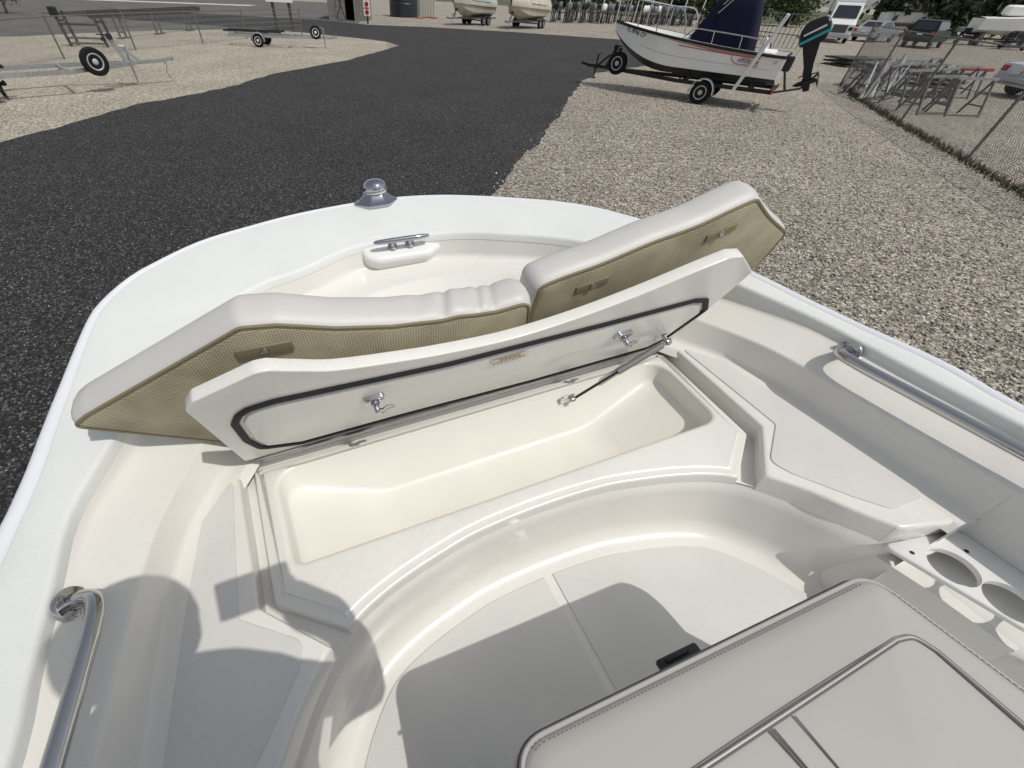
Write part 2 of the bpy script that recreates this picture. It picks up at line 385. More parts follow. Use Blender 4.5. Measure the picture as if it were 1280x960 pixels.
# loose stones on the near gravel and road (real little stones, too many to count)
def stones(name, n, region, smin, smax, material, label):
    ico = np.array([(1, 0, 0), (-1, 0, 0), (0, 1, 0), (0, -1, 0), (0, 0, 1), (0, 0, -1)], float)
    fc = np.array([(0, 2, 4), (2, 1, 4), (1, 3, 4), (3, 0, 4), (2, 0, 5), (1, 2, 5), (3, 1, 5), (0, 3, 5)])
    P = region(n); n = len(P)
    s = rng.uniform(smin, smax, n)*rng.uniform(.6, 1.3, n)
    sc = np.stack([s, s*rng.uniform(.55, .95, n), s*rng.uniform(.4, .7, n)], 1)
    v = ico[None]*(1+rng.uniform(-.3, .3, (n, 6, 1)))+rng.uniform(-.25, .25, (n, 6, 3)); v = v*sc[:, None, :]
    a = rng.uniform(0, 6.28, n); t = rng.uniform(-.5, .5, n); ca, sa, ct, st_ = np.cos(a), np.sin(a), np.cos(t), np.sin(t)
    y = v[..., 1]*ct[:, None]-v[..., 2]*st_[:, None]; z = v[..., 1]*st_[:, None]+v[..., 2]*ct[:, None]
    x = v[..., 0]*ca[:, None]-y*sa[:, None]; y = v[..., 0]*sa[:, None]+y*ca[:, None]
    co = np.stack([x+P[:, :1], y+P[:, 1:2], z+.004+.25*sc[:, 2:3]], -1).reshape(-1, 3)
    fa = (fc[None]+6*np.arange(n)[:, None, None]).reshape(-1, 3)
    me = bpy.data.meshes.new(name); me.vertices.add(len(co)); me.vertices.foreach_set('co', co.ravel())
    me.loops.add(fa.size); me.loops.foreach_set('vertex_index', fa.ravel().astype(np.int32))
    me.polygons.add(len(fa)); me.polygons.foreach_set('loop_start', np.arange(0, fa.size, 3, dtype=np.int32)); me.polygons.foreach_set('loop_total', np.full(len(fa), 3, np.int32))
    me.update(); me.materials.append(material); o = bpy.data.objects.new(name, me); COL.objects.link(o)
    return tag(o, label, 'gravel', kind='stuff')
def stone_mat(name, cols, scale):
    m = bpy.data.materials.new(name); m.use_nodes = True; n = m.node_tree; b = n.nodes['Principled BSDF']; b.inputs['Roughness'].default_value = .8
    g = n.nodes.new('ShaderNodeNewGeometry'); rp = n.nodes.new('ShaderNodeValToRGB'); e = rp.color_ramp.elements
    e[0].position = cols[0][0]; e[0].color = (*cols[0][1], 1); e[1].position = cols[-1][0]; e[1].color = (*cols[-1][1], 1)
    for p, c in cols[1:-1]:
        q = e.new(p); q.color = (*c, 1)
    n.links.new(g.outputs['Random Per Island'], rp.inputs[0]); n.links.new(rp.outputs[0], b.inputs['Base Color']); return m
M_ST1 = stone_mat('gravel_stones', [(.0, (.11, .09, .073)), (.35, (.27, .24, .20)), (.7, (.45, .41, .35)), (1., (.80, .76, .70))], 30)
M_ST2 = stone_mat('road_stones', [(.0, (.014, .014, .015)), (.6, (.035, .035, .036)), (.86, (.09, .09, .09)), (1., (.40, .40, .39))], 60)
def edge_x(y): return np.interp(y, [-15, 0, 7.19, 12.83, 15.79, 19.5, 22.43], [-6, -1.75, .71, 2.64, 3.58, 4.69, 6.07])
def reg_gravel(n):                                        # denser close to the boat
    u = rng.uniform(0, 1, n); d = 2.2+17*u**1.9; th = rng.uniform(R(-12), R(76), n)
    P = np.stack([d*np.sin(th), d*np.cos(th)], 1); e = edge_x(P[:, 1])+rng.normal(0, .12, n)
    return P[(P[:, 0] > e) & (P[:, 1] > .3)]
def reg_road(n):
    u = rng.uniform(0, 1, n); d = 1.6+14*u**1.9; th = rng.uniform(R(-82), R(14), n)
    P = np.stack([d*np.sin(th), d*np.cos(th)], 1)
    return P[P[:, 0] < edge_x(P[:, 1])+rng.normal(0, .1, n)]
stones('loose_gravel', 80000, reg_gravel, .008, .023, M_ST1, 'tan and grey shell gravel lying beside the boat')
stones('crushed_stone', 52000, reg_road, .005, .013, M_ST2, 'dark crushed stone surface of the yard road')

# ================================================================ the boat in the foreground
CX = .349
def mir(P): return [(2*CX-p[0],)+tuple(p[1:]) for p in P]
def sheer(y):
    t = min(1, max(0, (y-.5)/1.6)); return .40+.12*t*t*(3-2*t)
def bpz(x, y, zf):
    z = .4
    for _ in range(25): z = .5*z+.5*zf(bp(x, y, z)[1])
    return bp(x, y, z)
boat = thing('motor_boat', 'cream and white open motor boat with raised bow locker lid', 'boat', BOATM)
zi = lambda y: .40+.055*min(1, max(0, (y-.5)/1.1))
Opx = [(0, 640), (40, 548), (60, 500), (102, 404), (122, 375), (156, 346), (185, 329), (247, 300), (310, 281), (372, 265), (441, 252), (493, 245), (560, 242), (667, 247), (708, 251), (750, 258), (792, 269), (817, 277), (946, 338), (1000, 364), (1076, 400), (1188, 450), (1280, 501)]
Oc = crom([(-.70, -2.6), (-.735, -1.2), (-.75, 0)]+[bpz(x, y, sheer)[:2] for x, y in Opx]+[(1.385, 0), (1.37, -1.2), (1.33, -2.6)], 8)
Ipx = [(7, 955), (37, 832), (66, 720), (87, 640), (132, 562), (190, 470), (262, 395), (320, 357), (380, 335), (447, 307), (553, 291), (640, 292), (700, 297), (745, 304), (800, 313), (880, 338), (940, 362), (1012, 394), (1065, 421), (1160, 471), (1280, 533)]
Ic = crom([(-.52, -2.5), (-.55, -1.2), (-.56, 0)]+[bpz(x, y, zi)[:2] for x, y in Ipx]+[(1.265, 0), (1.25, -1.2), (1.21, -2.5)], 8)
Dst = [(1.13, -2.5), (1.15, -1.2), (1.163, .0), (1.168, .264), (1.168, .45), (1.170, .566), (1.146, .70), (1.08, .84), (1.0, 1.02), (.87, 1.20), (.68, 1.36), (.5, 1.43)]
Dc = crom(mir(Dst)+[(CX, 1.45)]+Dst[::-1], 8)
Kst = [(1.15, -2.5), (1.17, -1.2), (1.181, .0), (1.187, .30), (1.185, .5), (1.178, .62), (1.155, .74), (1.10, .93), (1.04, 1.10), (.91, 1.28), (.71, 1.44), (.5, 1.52)]
Kc = crom(mir(Kst)+[(CX, 1.54)]+Kst[::-1], 8)
Y0 = .7
def cutter(C):
    C = np.array(C); apex = int(np.argmax(C[:, 1])); pt = C[:apex+1]; sb = C[apex:]
    ang = np.arctan2(C[:, 1]-Y0, C[:, 0]-CX); rad = np.hypot(C[:, 0]-CX, C[:, 1]-Y0)
    sel = C[:, 1] > Y0-.25; a = ang[sel]; r = rad[sel]; o = np.argsort(a)
    def cut(st):
        k, q = st
        if k == 'a': rr = np.interp(q, a[o], r[o]); return np.array([CX+rr*math.cos(q), Y0+rr*math.sin(q)])
        P = pt if k == 'p' else sb; P = P[P[:, 1] < Y0+.3]; o2 = np.argsort(P[:, 1]); return np.array([np.interp(q, P[o2, 1], P[o2, 0]), q])
    return cut
cO, cI, cK, cD = map(cutter, (Oc, Ic, Kc, Dc))
ys = list(np.linspace(-2.5, -.1, 18))+[0, .03, .055, .07, .078, .082, .09, .12, .16, .2]+list(np.linspace(.25, .68, 12))
STN = [('p', y) for y in ys]+[('a', a) for a in np.linspace(math.pi, 0, 91)]+[('s', y) for y in ys[::-1]]
def rprof(C, rad, n=5):                                   # open 3d profile with rounded corners
    C = [V3(c) for c in C]; out = [C[0]]
    for i in range(1, len(C)-1):
        a, b, c = C[i-1], C[i], C[i+1]; l1 = np.linalg.norm(a-b); l2 = np.linalg.norm(c-b); r = min(rad[i-1], .48*l1, .48*l2)
        s, e = b+(a-b)/l1*r, b+(c-b)/l2*r
        for k in range(n+1):
            u = k/n; out.append((1-u)**2*s+2*u*(1-u)*b+u*u*e)
    return out+[C[-1]]
cap = []; wall = []; hull = []; rub = []; rubl = []
for st in STN:
    o = cO(st); i = cI(st); k = cK(st); d = cD(st); n = (o-i)/np.linalg.norm(o-i); yo = o[1]; so_ = sheer(yo); z_i = zi(i[1])
    if st[0] == 'a':
        pass
    def p3(q, z): return (q[0], q[1], z)
    oc = o-n*.045
    wdt = np.linalg.norm(oc-i)
    cap.append(rprof([p3(oc+n*.002, so_-.03), p3(oc, so_), p3(oc*.7+i*.3, so_*.7+z_i*.3+.004), p3(i, z_i), p3(i-n*.004, z_i-.03)], [.012, .05, .012]))
    ins = (k-d)/(np.linalg.norm(k-d)+1e-9)
    fore = min(1, max(0, (i[1]-.62)/.3))
    w1 = i-n*.012
    aft = st[0] != 'a' and st[1] < .08
    if aft: tt_ = math.exp(-(.082-st[1])/.05); xa, xb = 1.036, 1.0; e1 = p3((xa if st[0] == 's' else 2*CX-xa, d[1]), .150); e2 = p3((xb if st[0] == 's' else 2*CX-xb, d[1]), 0.); e3 = p3((.86 if st[0] == 's' else 2*CX-.86, d[1]), -.004)
    else: e1 = p3(d-n*.035, .2512); e2 = p3(d-n*.05, .2508); e3 = p3(d-n*.07, .232)
    lz = .350-.02*fore
    wall.append(rprof([p3(i-n*.002, z_i-.025), p3(w1, lz+.02), p3(k+n*.002, .336-.012*fore), p3(d, .168 if aft else .2512), e1, e2, e3], [.02, .007, .045, .03, .05, .01]))
    ctr = np.array([CX, min(o[1], 1.15)])
    ch = ctr+(o-ctr)*.86; ke = np.array([CX, o[1] if o[1] < 1.15 else 1.15+(o[1]-1.15)*.75])
    lift = max(0, (o[1]-.6)/1.6)**2*.28
    hull.append(rprof([p3(o-n*.03, so_-.012), p3(o-n*.025, so_-.07), p3(ctr+(o-ctr)*.95, .05+lift), p3(ch, -.2+lift), p3(ke, -.40+lift*1.3)], [.02, .1, .03]))
    rub.append([p3(o-n*.045, so_-.012), p3(o-n*.04, so_-.004), p3(o-n*.028, so_+.002), p3(o-n*.012, so_-.003), p3(o-n*.002, so_-.018), p3(o, so_-.034), p3(o-n*.004, so_-.05), p3(o-n*.03, so_-.062)])
mb = MB(); mb.grid(cap); mb.build('gunwale', M_NONW, boat, 60)
mb = MB(); mb.grid(wall); mb.build('inner_liner', M_GEL, boat, 60)
mb = MB(); mb.grid(hull); mb.fill([[(p[0], p[1], p[2]) for p in []]]) if False else None
tr = [hull[0], hull[-1]]
mb.add([*hull[0], *hull[-1]], [tuple(range(len(hull[0])))+tuple(range(2*len(hull[0])-1, len(hull[0])-1, -1))])
mb.build('hull', M_GELW, boat, 50)
mb = MB(); mb.grid(rub); mb.build('rub_rail', M_RUB, boat, 60)

# cockpit well: coaming curve, wall and floor
Ust = [(.5, .449), (.60, .433), (.735, .398), (.835, .349), (.912, .264), (.963, .178), (1.005, .118)]
Uc = crom(mir(Ust)[::-1]+[(CX, .455)]+Ust, 8)
Ufull = [np.array(p) for p in mir([(1.175, .076), (1.09, .096), (1.03, .110)])]+[V3(p) for p in Uc]+[np.array(p) for p in [(1.03, .110), (1.09, .096), (1.175, .076)]]
def onorm(P, i):
    a = P[max(0, i-1)]; b = P[min(len(P)-1, i+1)]; t = (b-a)/(np.linalg.norm(b-a)+1e-9); return np.array([t[1], -t[0]])
well = []; fl = []
for i, u in enumerate(Ufull):
    n = onorm(Ufull, i); q = lambda d, z: (u[0]+n[0]*d, u[1]+n[1]*d, z)
    pr = rprof([q(-.02, .196), q(-.003, .196), q(.008, .17), q(.018, 0), q(.13, -.001)], [.006, .03, .085], 7); well.append(pr); fl.append(pr[-1])
mb = MB(); mb.grid(well); mb.build('cockpit_wall', M_GEL, boat, 70)
mb = MB(); mb.fill([[(p[0], p[1]) for p in fl]+[(1.03, fl[-1][1]), (1.03, -2.55), (2*CX-1.03, -2.55), (2*CX-1.03, fl[0][1])]], -.0015); mb.build('floor', M_GEL, boat)
mb = MB(); mb.add([(CX-.74, -2.5, -.005), (CX+.74, -2.5, -.005), (CX+.74, .3, -.005), (CX-.74, .3, -.005)], [(0, 1, 2, 3)]); mb.build('sub_floor', M_GEL, boat)
for s_ in (1, -1):
    mb = MB(); P = [(CX+s_*(x-CX), y) for x, y in ((1.0, .124), (1.02, .1135), (1.25, .058), (1.25, .13), (1.0, .15))]; mb.prism(P, (0, 0, -.004), (1, 0, 0), (0, 1, 0), (0, 0, 1), .249); mb.build('bench_end', M_GEL, boat)
    mb = MB(); P = [(CX+s_*(x-CX), y) for x, y in ((1.03, .125), (1.03, .072), (1.26, .056), (1.26, .125))]; mb.prism(P, (0, 0, .180), (1, 0, 0), (0, 1, 0), (0, 0, 1), .012); mb.build('bench_ledge', M_GEL, boat)
    bt_ = [[(CX+s_*(x-CX), y, z) for x, y in P_] for z, P_ in ((-.004, ((.955, .16), (.955, .10), (.975, .02), (.999, -.10), (1.06, -.10), (1.06, .16))), (.150, ((1.0, .16), (1.0, .10), (1.02, .02), (1.034, -.10), (1.06, -.10), (1.06, .16))))]
    mb = MB(); mb.grid(bt_, closed=True); mb.add(bt_[1], [tuple(range(6))]); mb.build('bench_toe', M_GEL, boat)
def offs(P, d): return [P[i]+onorm(P, i)*d for i in range(len(P))]
for lab, lo, hi in (('floor_panel', -9, .3365), ('floor_panel', .3605, 9)):
    P = [p for p in offs([V3(p) for p in Uc], .075) if lo < p[0] < hi and p[1] > .05]
    side = -1 if hi < 1 else 1
    end = [np.array([CX+side*.60, -2.4]), np.array([.3365 if side < 0 else .3605, -2.4])]
    xx = .3365 if side < 0 else .3605
    if side < 0: P = P+[np.array([xx, P[-1][1]])]+[end[1], end[0]]
    else: P = [np.array([xx, P[0][1]])]+P+[end[0], end[1]]
    mb = MB(); slab(mb, P, .0025, -.002, .0015); mb.build(lab, M_NON, boat, 70)

# deck: base plate, side decks, bow deck, locker surround with its opening, gutters between them
GO = [(1.050, .835), (.996, .440), (.864, .331)]; GI = [(1.026, .838), (.975, .448), (.843, .357)]
ucs = [p for p in Uc]
arc = [p for p in Uc if 2*CX-.843 < p[0] < .843]
sur = [np.array(GI[0])]+[np.array(GI[1])]+[np.array(p) for p in arc[::-1]]+[np.array(mir(GI)[1]), np.array(mir(GI)[0])]
OPN = [(-.268, .805), (-.231, .519), (.944, .519), (.981, .805)]
opn = rpoly(OPN, [.07, .035, .06, .07], 8)
surP = dedupe(rpoly(sur, [.004, .02]+[0]*len(arc)+[.02, .004], 5), .004)
mb = MB(); zt = slab(mb, surP, .221, .185, .007, hole=[(p[0], p[1]) for p in inset(opn, -.012)], rim=.018, rimh=.005)
mb.build('locker_surround', M_GEL, boat, 60)
Dpts = [p for p in Dc]
for side in (1, -1):
    dd = [V3(p) for p in Dc if p[0] > CX and .074 < p[1] < .835][::-1]          # aft -> fore after reversing
    dd = sorted(dd, key=lambda p: p[1])
    u2 = [V3(p) for p in Uc if p[0] > .864][::-1]
    P = [np.array(GO[0]), *[d+np.array([.0, 0]) for d in dd[::-1]], np.array([1.09, .096]), *u2, np.array(GO[1])]
    P = [np.array([1.10, .835])]+P if False else P
    if side < 0: P = [np.array([2*CX-p[0], p[1]]) for p in P]
    mb = MB(); slab(mb, dedupe(P, .004), .2505, .185, .009); mb.build('side_deck', M_GEL, boat, 60)
    # raised textured tread
    Q = [(1.065, .80), (1.128, .69), (1.135, .50), (1.135, .15), (1.03, .155), (.985, .21), (.925, .30), (.910, .345), (1.032, .43)]
    if side < 0: Q = mir(Q)
    mb = MB(); slab(mb, rpoly(Q, [.01, .03, .03, .03, .03, .02, .02, .03, .02], 5), .2535, .249, .002); mb.build('tread_panel', M_NON, boat, 60)
bd = [V3(p) for p in Dc if p[1] > .845]
mb = MB(); slab(mb, dedupe(bd, .004), .2505, .2, .006); mb.build('bow_deck', M_GEL, boat, 60)
bl = [V3(p) for p in Dc if p[1] > .08]
base = [p for p in bl]+[np.array([1.10, .09])]+[V3(p) for p in Uc[::-1]]+[np.array([2*CX-1.10, .09])]
mb = MB(); mb.fill([[(p[0], p[1]) for p in dedupe(base, .003)], [(p[0], p[1]) for p in inset(opn, -.03)]], .2); mb.build('deck_base', M_GEL, boat)
# anchor locker seam on the bow deck
al = rpoly([(-.02, 1.02), (.72, 1.02), (.60, 1.30), (.10, 1.30)], .08, 6)
mb = MB(); slab(mb, al, .256, .24, .004); mb.build('anchor_hatch', M_NON, boat, 60)
mb = MB(); mb.box((.40, 1.17, .262), (.03, .22, .012), bev=.003); mb.build('hatch_hinge', M_GEL, boat)

# bow locker basin
bot = rpoly([(.0, .745), (.02, .535), (.68, .535), (.70, .745)], [.045, .03, .03, .045], 8)
mid = [V3(a)*.30+V3(b)*.70 for a, b in zip(opn, bot)]
rows = []
zz = zt
rows.append([(p[0], p[1], zz) for p in inset(opn, -.012)])
for a in (25, 50, 75, 90): rows.append([(p[0], p[1], zz-.012*(1-math.cos(R(a)))) for p in inset(opn, -.012+.012*math.sin(R(a)))])
bz = .065
for t in np.linspace(.08, 1, 18):
    e = t; ex_ = .06*t+.86*max(0, (t-.34)/.66)**1.05
    rows.append([tuple((V3(a)+(V3(b)-V3(a))*np.array([ex_, t*.92]))[:2])+(zz-.012-(zz-.012-bz)*e*.96,) for a, b in zip(opn, bot)])
rows.append([(p[0], p[1], bz+.002) for p in inset(bot, .012)]); rows.append([(p[0], p[1], bz) for p in inset(bot, .03)])
mb = MB(); mb.grid(rows, closed=True); mb.fill([[(p[0], p[1]) for p in rows[-1]]], bz)
basin = mb.build('locker_basin', M_LOCK, boat, 75)
mb = MB(); mb.lathe([(.016, 0), (.016, .004), (.011, .005), (.0, .003)], (.66, .56, bz+.004), n=16); dr = mb.build('drain', M_PLASTIC, basin)

# locker lid, standing open
PHI = R(63.5); LP0 = np.array([0, .826, .268]); LDv = np.array([0, -math.cos(PHI), math.sin(PHI)]); LN = np.array([0, -math.sin(PHI), -math.cos(PHI)]); LX = np.array([1., 0, 0])
def lidc(x, y, off=0.): p = bplane(x, y, LP0+LN*off, LN); return np.array([p[0], (p-LP0)@LDv])
def lmap(mb, o=LP0, ex=LX, ey=LDv, ez=LN):
    mb.v = [tuple(o+p[0]*ex+p[1]*ey+p[2]*ez) for p in mb.v]; return mb
lpx = [(306, 577), (232, 515), (240, 503), (318, 467), (335, 463.5), (375, 464), (422, 463), (500, 452), (560, 441.7), (640, 424), (720, 399), (800, 369), (870, 340), (915, 322), (930, 321), (941, 340), (833, 431)]
LOUT = [lidc(*p) for p in lpx]; LOUT[0][1] = max(.003, LOUT[0][1]); LOUT[-1][1] = max(.003, LOUT[-1][1])
fe = crom(LOUT[4:14], 5)
lout = rpoly(LOUT[:4]+fe+LOUT[14:], [.012, .010, .02, .03]+[0]*len(fe)+[.012, .015, .012], 4)
mb = MB(); slab(mb, lout, 0., -.026, .003)
rr = dedupe(lout); mb.fill([[(p[0], p[1]) for p in inset(rr, .003)]], -.029); mb.grid([[(p[0], p[1], -.026) for p in rr], [(p[0], p[1], -.029) for p in inset(rr, .003)]], closed=True)
lid = lmap(mb).build('locker_lid', M_GEL, boat, 50)
gpx = [(293, 529), (298, 518), (310, 510), (343, 500), (560, 454), (750, 406), (867, 375), (882, 374.5), (881, 386), (829, 423), (806, 434.5), (660, 476), (500, 518), (377, 552), (327, 558.5), (308, 549)]
GK = [lidc(*p) for p in gpx]
gk = rpoly(GK, [.03, .02, .03, .02, 0, 0, .01, .012, .015, .02, .03, 0, 0, .02, .03, .02], 5); gk = dedupe(gk, .003)
mb = MB(); mb.tube([(p[0], p[1], .003) for p in gk], .0082, 8, closed=True, up0=(0, 0, 1), sq=.6); lmap(mb).build('gasket', M_RUBBER, lid)
mb = MB(); slab(mb, inset(gk, .016), .007, -.002, .006); lmap(mb).build('inner_panel', M_GEL, lid, 60)
# hinge along the lid foot
mb = MB(); mb.tube([(LOUT[0][0]+.02, .834, .262), (LOUT[-1][0]-.02, .834, .262)], .006, 8)
mb.box(((LOUT[0][0]+LOUT[-1][0])/2, .842, .2525), (LOUT[-1][0]-LOUT[0][0]-.05, .022, .004)); mb.build('hinge', M_STEEL, boat)
# sliding cam latches
def latch(px, py, flip):
    c = lidc(px, py); mb = MB(); k = .72
    q = [(c[0]-.034*k, c[1]-.022*k), (c[0]+.034*k, c[1]-.022*k), (c[0]+.034*k, c[1]+.022*k), (c[0]-.034*k, c[1]+.022*k)]
    slab(mb, rpoly(q, .008, 4), .020, .006, .004)
    la = lmap(mb).build('latch', M_STEEL, lid, 50)
    mb = MB(); mb.lathe([(.011, 0), (.011, .008), (.007, .011), (.0065, .026), (.004, .029)], (c[0], c[1]-.004, .018), n=14)
    lmap(mb).build('latch_post', M_CHROME, la)
    mb = MB(); mb.tube([(c[0], c[1]-.006, .040), (c[0]+.012*flip, c[1]-.010, .042), (c[0]+.024*flip, c[1]-.010, .036), (c[0]+.042*flip, c[1]-.010, .038)], [.0065, .0065, .005, .004], 8)
    lmap(mb).build('cam_lever', M_STEEL, la)
    for sx in (-.017, .017):
        mb = MB(); mb.lathe([(.0045, 0), (.004, .002), (.0, .003)], (c[0]+sx, c[1]+.006, .020), n=10); lmap(mb).build('screw', M_CHROME, la)
latch(466, 493, 1); latch(776, 414, 1)
# warning sticker with yellow header and print lines
c0, c1, c2, c3 = [lidc(*p) for p in ((612, 447), (656, 434), (658, 440), (612, 453))]
def quadl(mb, a, b, c, d, z): mb.add([(p[0], p[1], z) for p in (a, b, c, d)], [(0, 1, 2, 3)])
mb = MB(); quadl(mb, c3, c2, c1, c0, .0108); stk = lmap(mb).build('warning_sticker', mat('sticker_clear', (.70, .68, .61), .3), lid)
mb = MB(); f = lambda u, v: c3+(c2-c3)*u+(c0-c3)*v
quadl(mb, f(.2, .55), f(.8, .55), f(.8, .95), f(.2, .95), .0114); lmap(mb).build('sticker_header', M_YELL, stk)
mb = MB()
for k in range(5):
    u = .24+.11*k; quadl(mb, f(u, .65), f(u+.07, .65), f(u+.07, .85), f(u, .85), .012)
lmap(mb).build('sticker_letters', M_RED, stk)
mb = MB()
for v in (.1, .28, .42):
    for k in range(9): quadl(mb, f(.04+.1*k, v), f(.04+.1*k+.07, v), f(.04+.1*k+.07, v+.06), f(.04+.1*k, v+.06), .012)
lmap(mb).build('sticker_print', mat('grey_print', (.2, .2, .2), .6), stk)
# gas strut
sa = LP0+LX*lidc(828, 417)[0]+LDv*lidc(828, 417)[1]+LN*.03
sb_ = bplane(716, 499, (0, .772, 0), (0, 1, 0))
mdp = sb_+(sa-sb_)*.48
mb = MB(); mb.tube([sb_, mdp], .0042, 8); stt = mb.build('gas_strut', M_DARK, boat)
M_STRUT = mat('strut_grey', (.26, .255, .24), .3, .5)
mb = MB(); mb.tube([mdp, sa-(sa-sb_)*.06], .0108, 12); mb.build('cylinder', M_STRUT, stt)
mb = MB(); mb.tube([sa-(sa-sb_)*.06, sa], .006, 8); mb.lathe([(.010, -.008), (.012, 0), (.010, .008)], sa, (1, 0, 0), 12); mb.lathe([(.0, .0), (.02, .0), (.02, .006), (.007, .01), (.007, .03)], sa-LN*.03, LN, 12); mb.build('strut_mount', M_STEEL, stt)
mb = MB(); mb.lathe([(.008, -.008), (.010, 0), (.008, .008)], sb_, (1, 0, 0), 12); mb.box(sb_+np.array([-.012, .012, -.004]), (.05, .006, .026), bev=.002); mb.tube([sb_, sb_+np.array([0, .014, 0])], .006, 8); mb.build('strut_mount', M_STEEL, stt)

# hand rails
def rail(side):
    def q(x, y, z): return (x if side > 0 else 2*CX-x, y, z)
    fx, fy, fz = bp(1058, 440, .372) if side > 0 else bp(81, 757, .374)
    if side < 0: fx = 2*CX-fx
    fo = .004 if side > 0 else -.012
    pts = crom([q(fx, fy, fz), q(fx-.04, fy-.006, fz+.014), q(fx-.068, fy-.03, fz+.024), q(fx-.080, fy-.085, fz+.028), q(fx-.082, fy-.2, fz+.028), q(fx-.086, fy-.6, fz+.026), q(fx-.095, fy-1.25, fz+.022), q(fx-.08, fy-1.32, fz+.016), q(fx-.02, fy-1.35, fz)], 6)
    mb = MB(); mb.tube(pts, .0135, 14); r = mb.build('hand_rail', M_STEEL, boat, 60)
    for yy in (fy, fy-1.35):
        ax = V3((-1, 0, .38)) if side > 0 else V3((1, 0, .38))
        mb = MB(); mb.lathe([(.030, -.008), (.030, .001), (.0285, .003), (.016, .0035), (.0145, .010)], q(fx+fo, yy, fz), ax, 24); fl_ = mb.build('flange', M_STEEL, r, 50)
        if yy == fy:
            u = V3((0, 1, 0)); w = np.cross(ax/np.linalg.norm(ax), u)
            for a in (90, 210, 330):
                c = V3(q(fx+fo, yy, fz))+.0215*(math.cos(R(a))*u+math.sin(R(a))*w)+ax/np.linalg.norm(ax)*.0035
                mb = MB(); mb.lathe([(.0055, 0), (.0045, .003), (.0, .004)], c, ax, 10); mb.build('screw', M_CHROME, fl_)
rail(1); rail(-1)

# bow light
bc = bpz(468, 249, sheer); bz_ = bc[2]-.002
mb = MB()
q = [(-.10, -.01), (-.045, -.075), (.045, -.08), (.10, -.015), (.085, .055), (-.085, .055)]
Pq = rpoly(q, .03, 5); bc = bc+np.array([.0, -.035, 0])
rows = []
for s, h in ((1.06, -.01), (1.08, .004), (1.0, .008), (.80, .018), (.60, .036), (.54, .046), (.46, .048)): rows.append([(bc[0]+p[0]*s, bc[1]+p[1]*s, bz_+h) for p in Pq])
mb.grid(rows, closed=True); mb.fill([[(p[0], p[1]) for p in rows[-1]]], bz_+.048); bl_ = mb.build('bow_light', M_CHROME, boat, 40)
mb = MB(); mb.lathe([(.052, .0), (.052, .003), (.049, .004), (.048, .011), (.051, .012)], (bc[0]+.005, bc[1]-.002, bz_+.044), n=24); mb.build('lens', mat('light_lens', (.72, .71, .68), .12), bl_, 40)
mb = MB(); mb.lathe([(.054, .0), (.058, .007), (.056, .020), (.047, .034), (.028, .044), (.0, .048)], (bc[0]+.005, bc[1]-.002, bz_+.054), n=28); mb.build('dome', M_CHROME, bl_, 60)
# mooring cleat on its moulded pad at the inner edge of the bow
pn = np.array([0, -.56, .8285]); pc = bpz(503, 303, lambda y: .434)
pe = np.array([0, .8285, .56])
padpx = [(447, 302), (460, 291), (535, 287), (556, 294), (553, 306), (538, 318), (472, 328), (455, 322)]
pad = []
for p in padpx:
    w = bplane(*p, pc, pn); pad.append(((w-pc)@LX, (w-pc)@pe))
mb = MB(); slab(mb, rpoly(pad, [.05, .05, .05, .05, .04, .06, .06, .05], 5), .0, -.14, .022); padO = lmap(mb, pc, LX, pe, pn).build('cleat_pad', M_GELW, boat, 60)
ca, cb = [bplane(*p, pc+pn*.045, pn) for p in ((467, 304), (536, 294))]
mb = MB(); cv = (cb-ca); mb.tube([ca, ca+cv*.08, ca+cv*.35, ca+cv*.65, ca+cv*.92, cb], [.006, .0095, .011, .011, .0095, .006], 10); cl = mb.build('cleat', M_CHROME, boat)
for t in (.34, .66):
    b0 = ca+cv*t; mb = MB(); mb.tube([b0, b0-pn*.028, b0-pn*.040], [.009, .008, .015], 10); mb.lathe([(.02, 0), (.02, .004), (.012, .008)], b0-pn*.040, pn, 14); mb.build('cleat_foot', M_CHROME, cl)

# drink holder board on the starboard side
hb = .205
bi = [bp(1108, 686, hb)[:2], bp(1200, 742, hb)[:2], bp(1280, 787, hb)[:2]]
dirv = (bi[2]-bi[0]); dirv /= np.linalg.norm(dirv)
e_ = bi[0]+dirv*.42
bo = [np.array([1.162, -.40]), np.array([1.162, .075]), np.array([1.145, .088])]
HB = [bi[0]+np.array([.004, .010]), e_, bo[0], bo[1], bo[2]]
hc1 = bp(1192, 709, hb)[:2]; hc2 = bp(1265, 753, hb)[:2]; step = hc2-hc1; hl = []
for k in range(4):
    c = hc1+step*k; hl.append([c+.040*np.array([math.cos(a), math.sin(a)]) for a in np.linspace(0, 2*math.pi, 33)[:-1]])
mb = MB(); P = dedupe(rpoly(HB, [.012, .03, .02, .03, .02], 5)); rows = [[(p[0], p[1], z) for p in inset(P, d)] for d, z in ((.003, hb-.012), (0, hb-.009), (0, hb-.003), (.003, hb))]
mb.grid(rows, closed=True); mb.fill([[(p[0], p[1]) for p in rows[-1]]]+[[(p[0], p[1]) for p in h] for h in hl], hb); mb.fill([[(p[0], p[1]) for p in rows[0]]]+[[(p[0], p[1]) for p in h] for h in hl], hb-.012)
for h in hl: mb.grid([[(p[0], p[1], hb) for p in h], [(p[0], p[1], hb-.012) for p in h]], closed=True)
cuph = mb.build('drink_holder_board', M_GELW, boat, 50)
for k, p in enumerate(((1140, 691), (1208, 689))):
    c = bp(*p, hb); mb = MB(); mb.lathe([(.004, .0), (.004, .0012), (.0, .0016)], (c[0], c[1], hb), n=10); mb.build('screw', M_DARK, cuph)

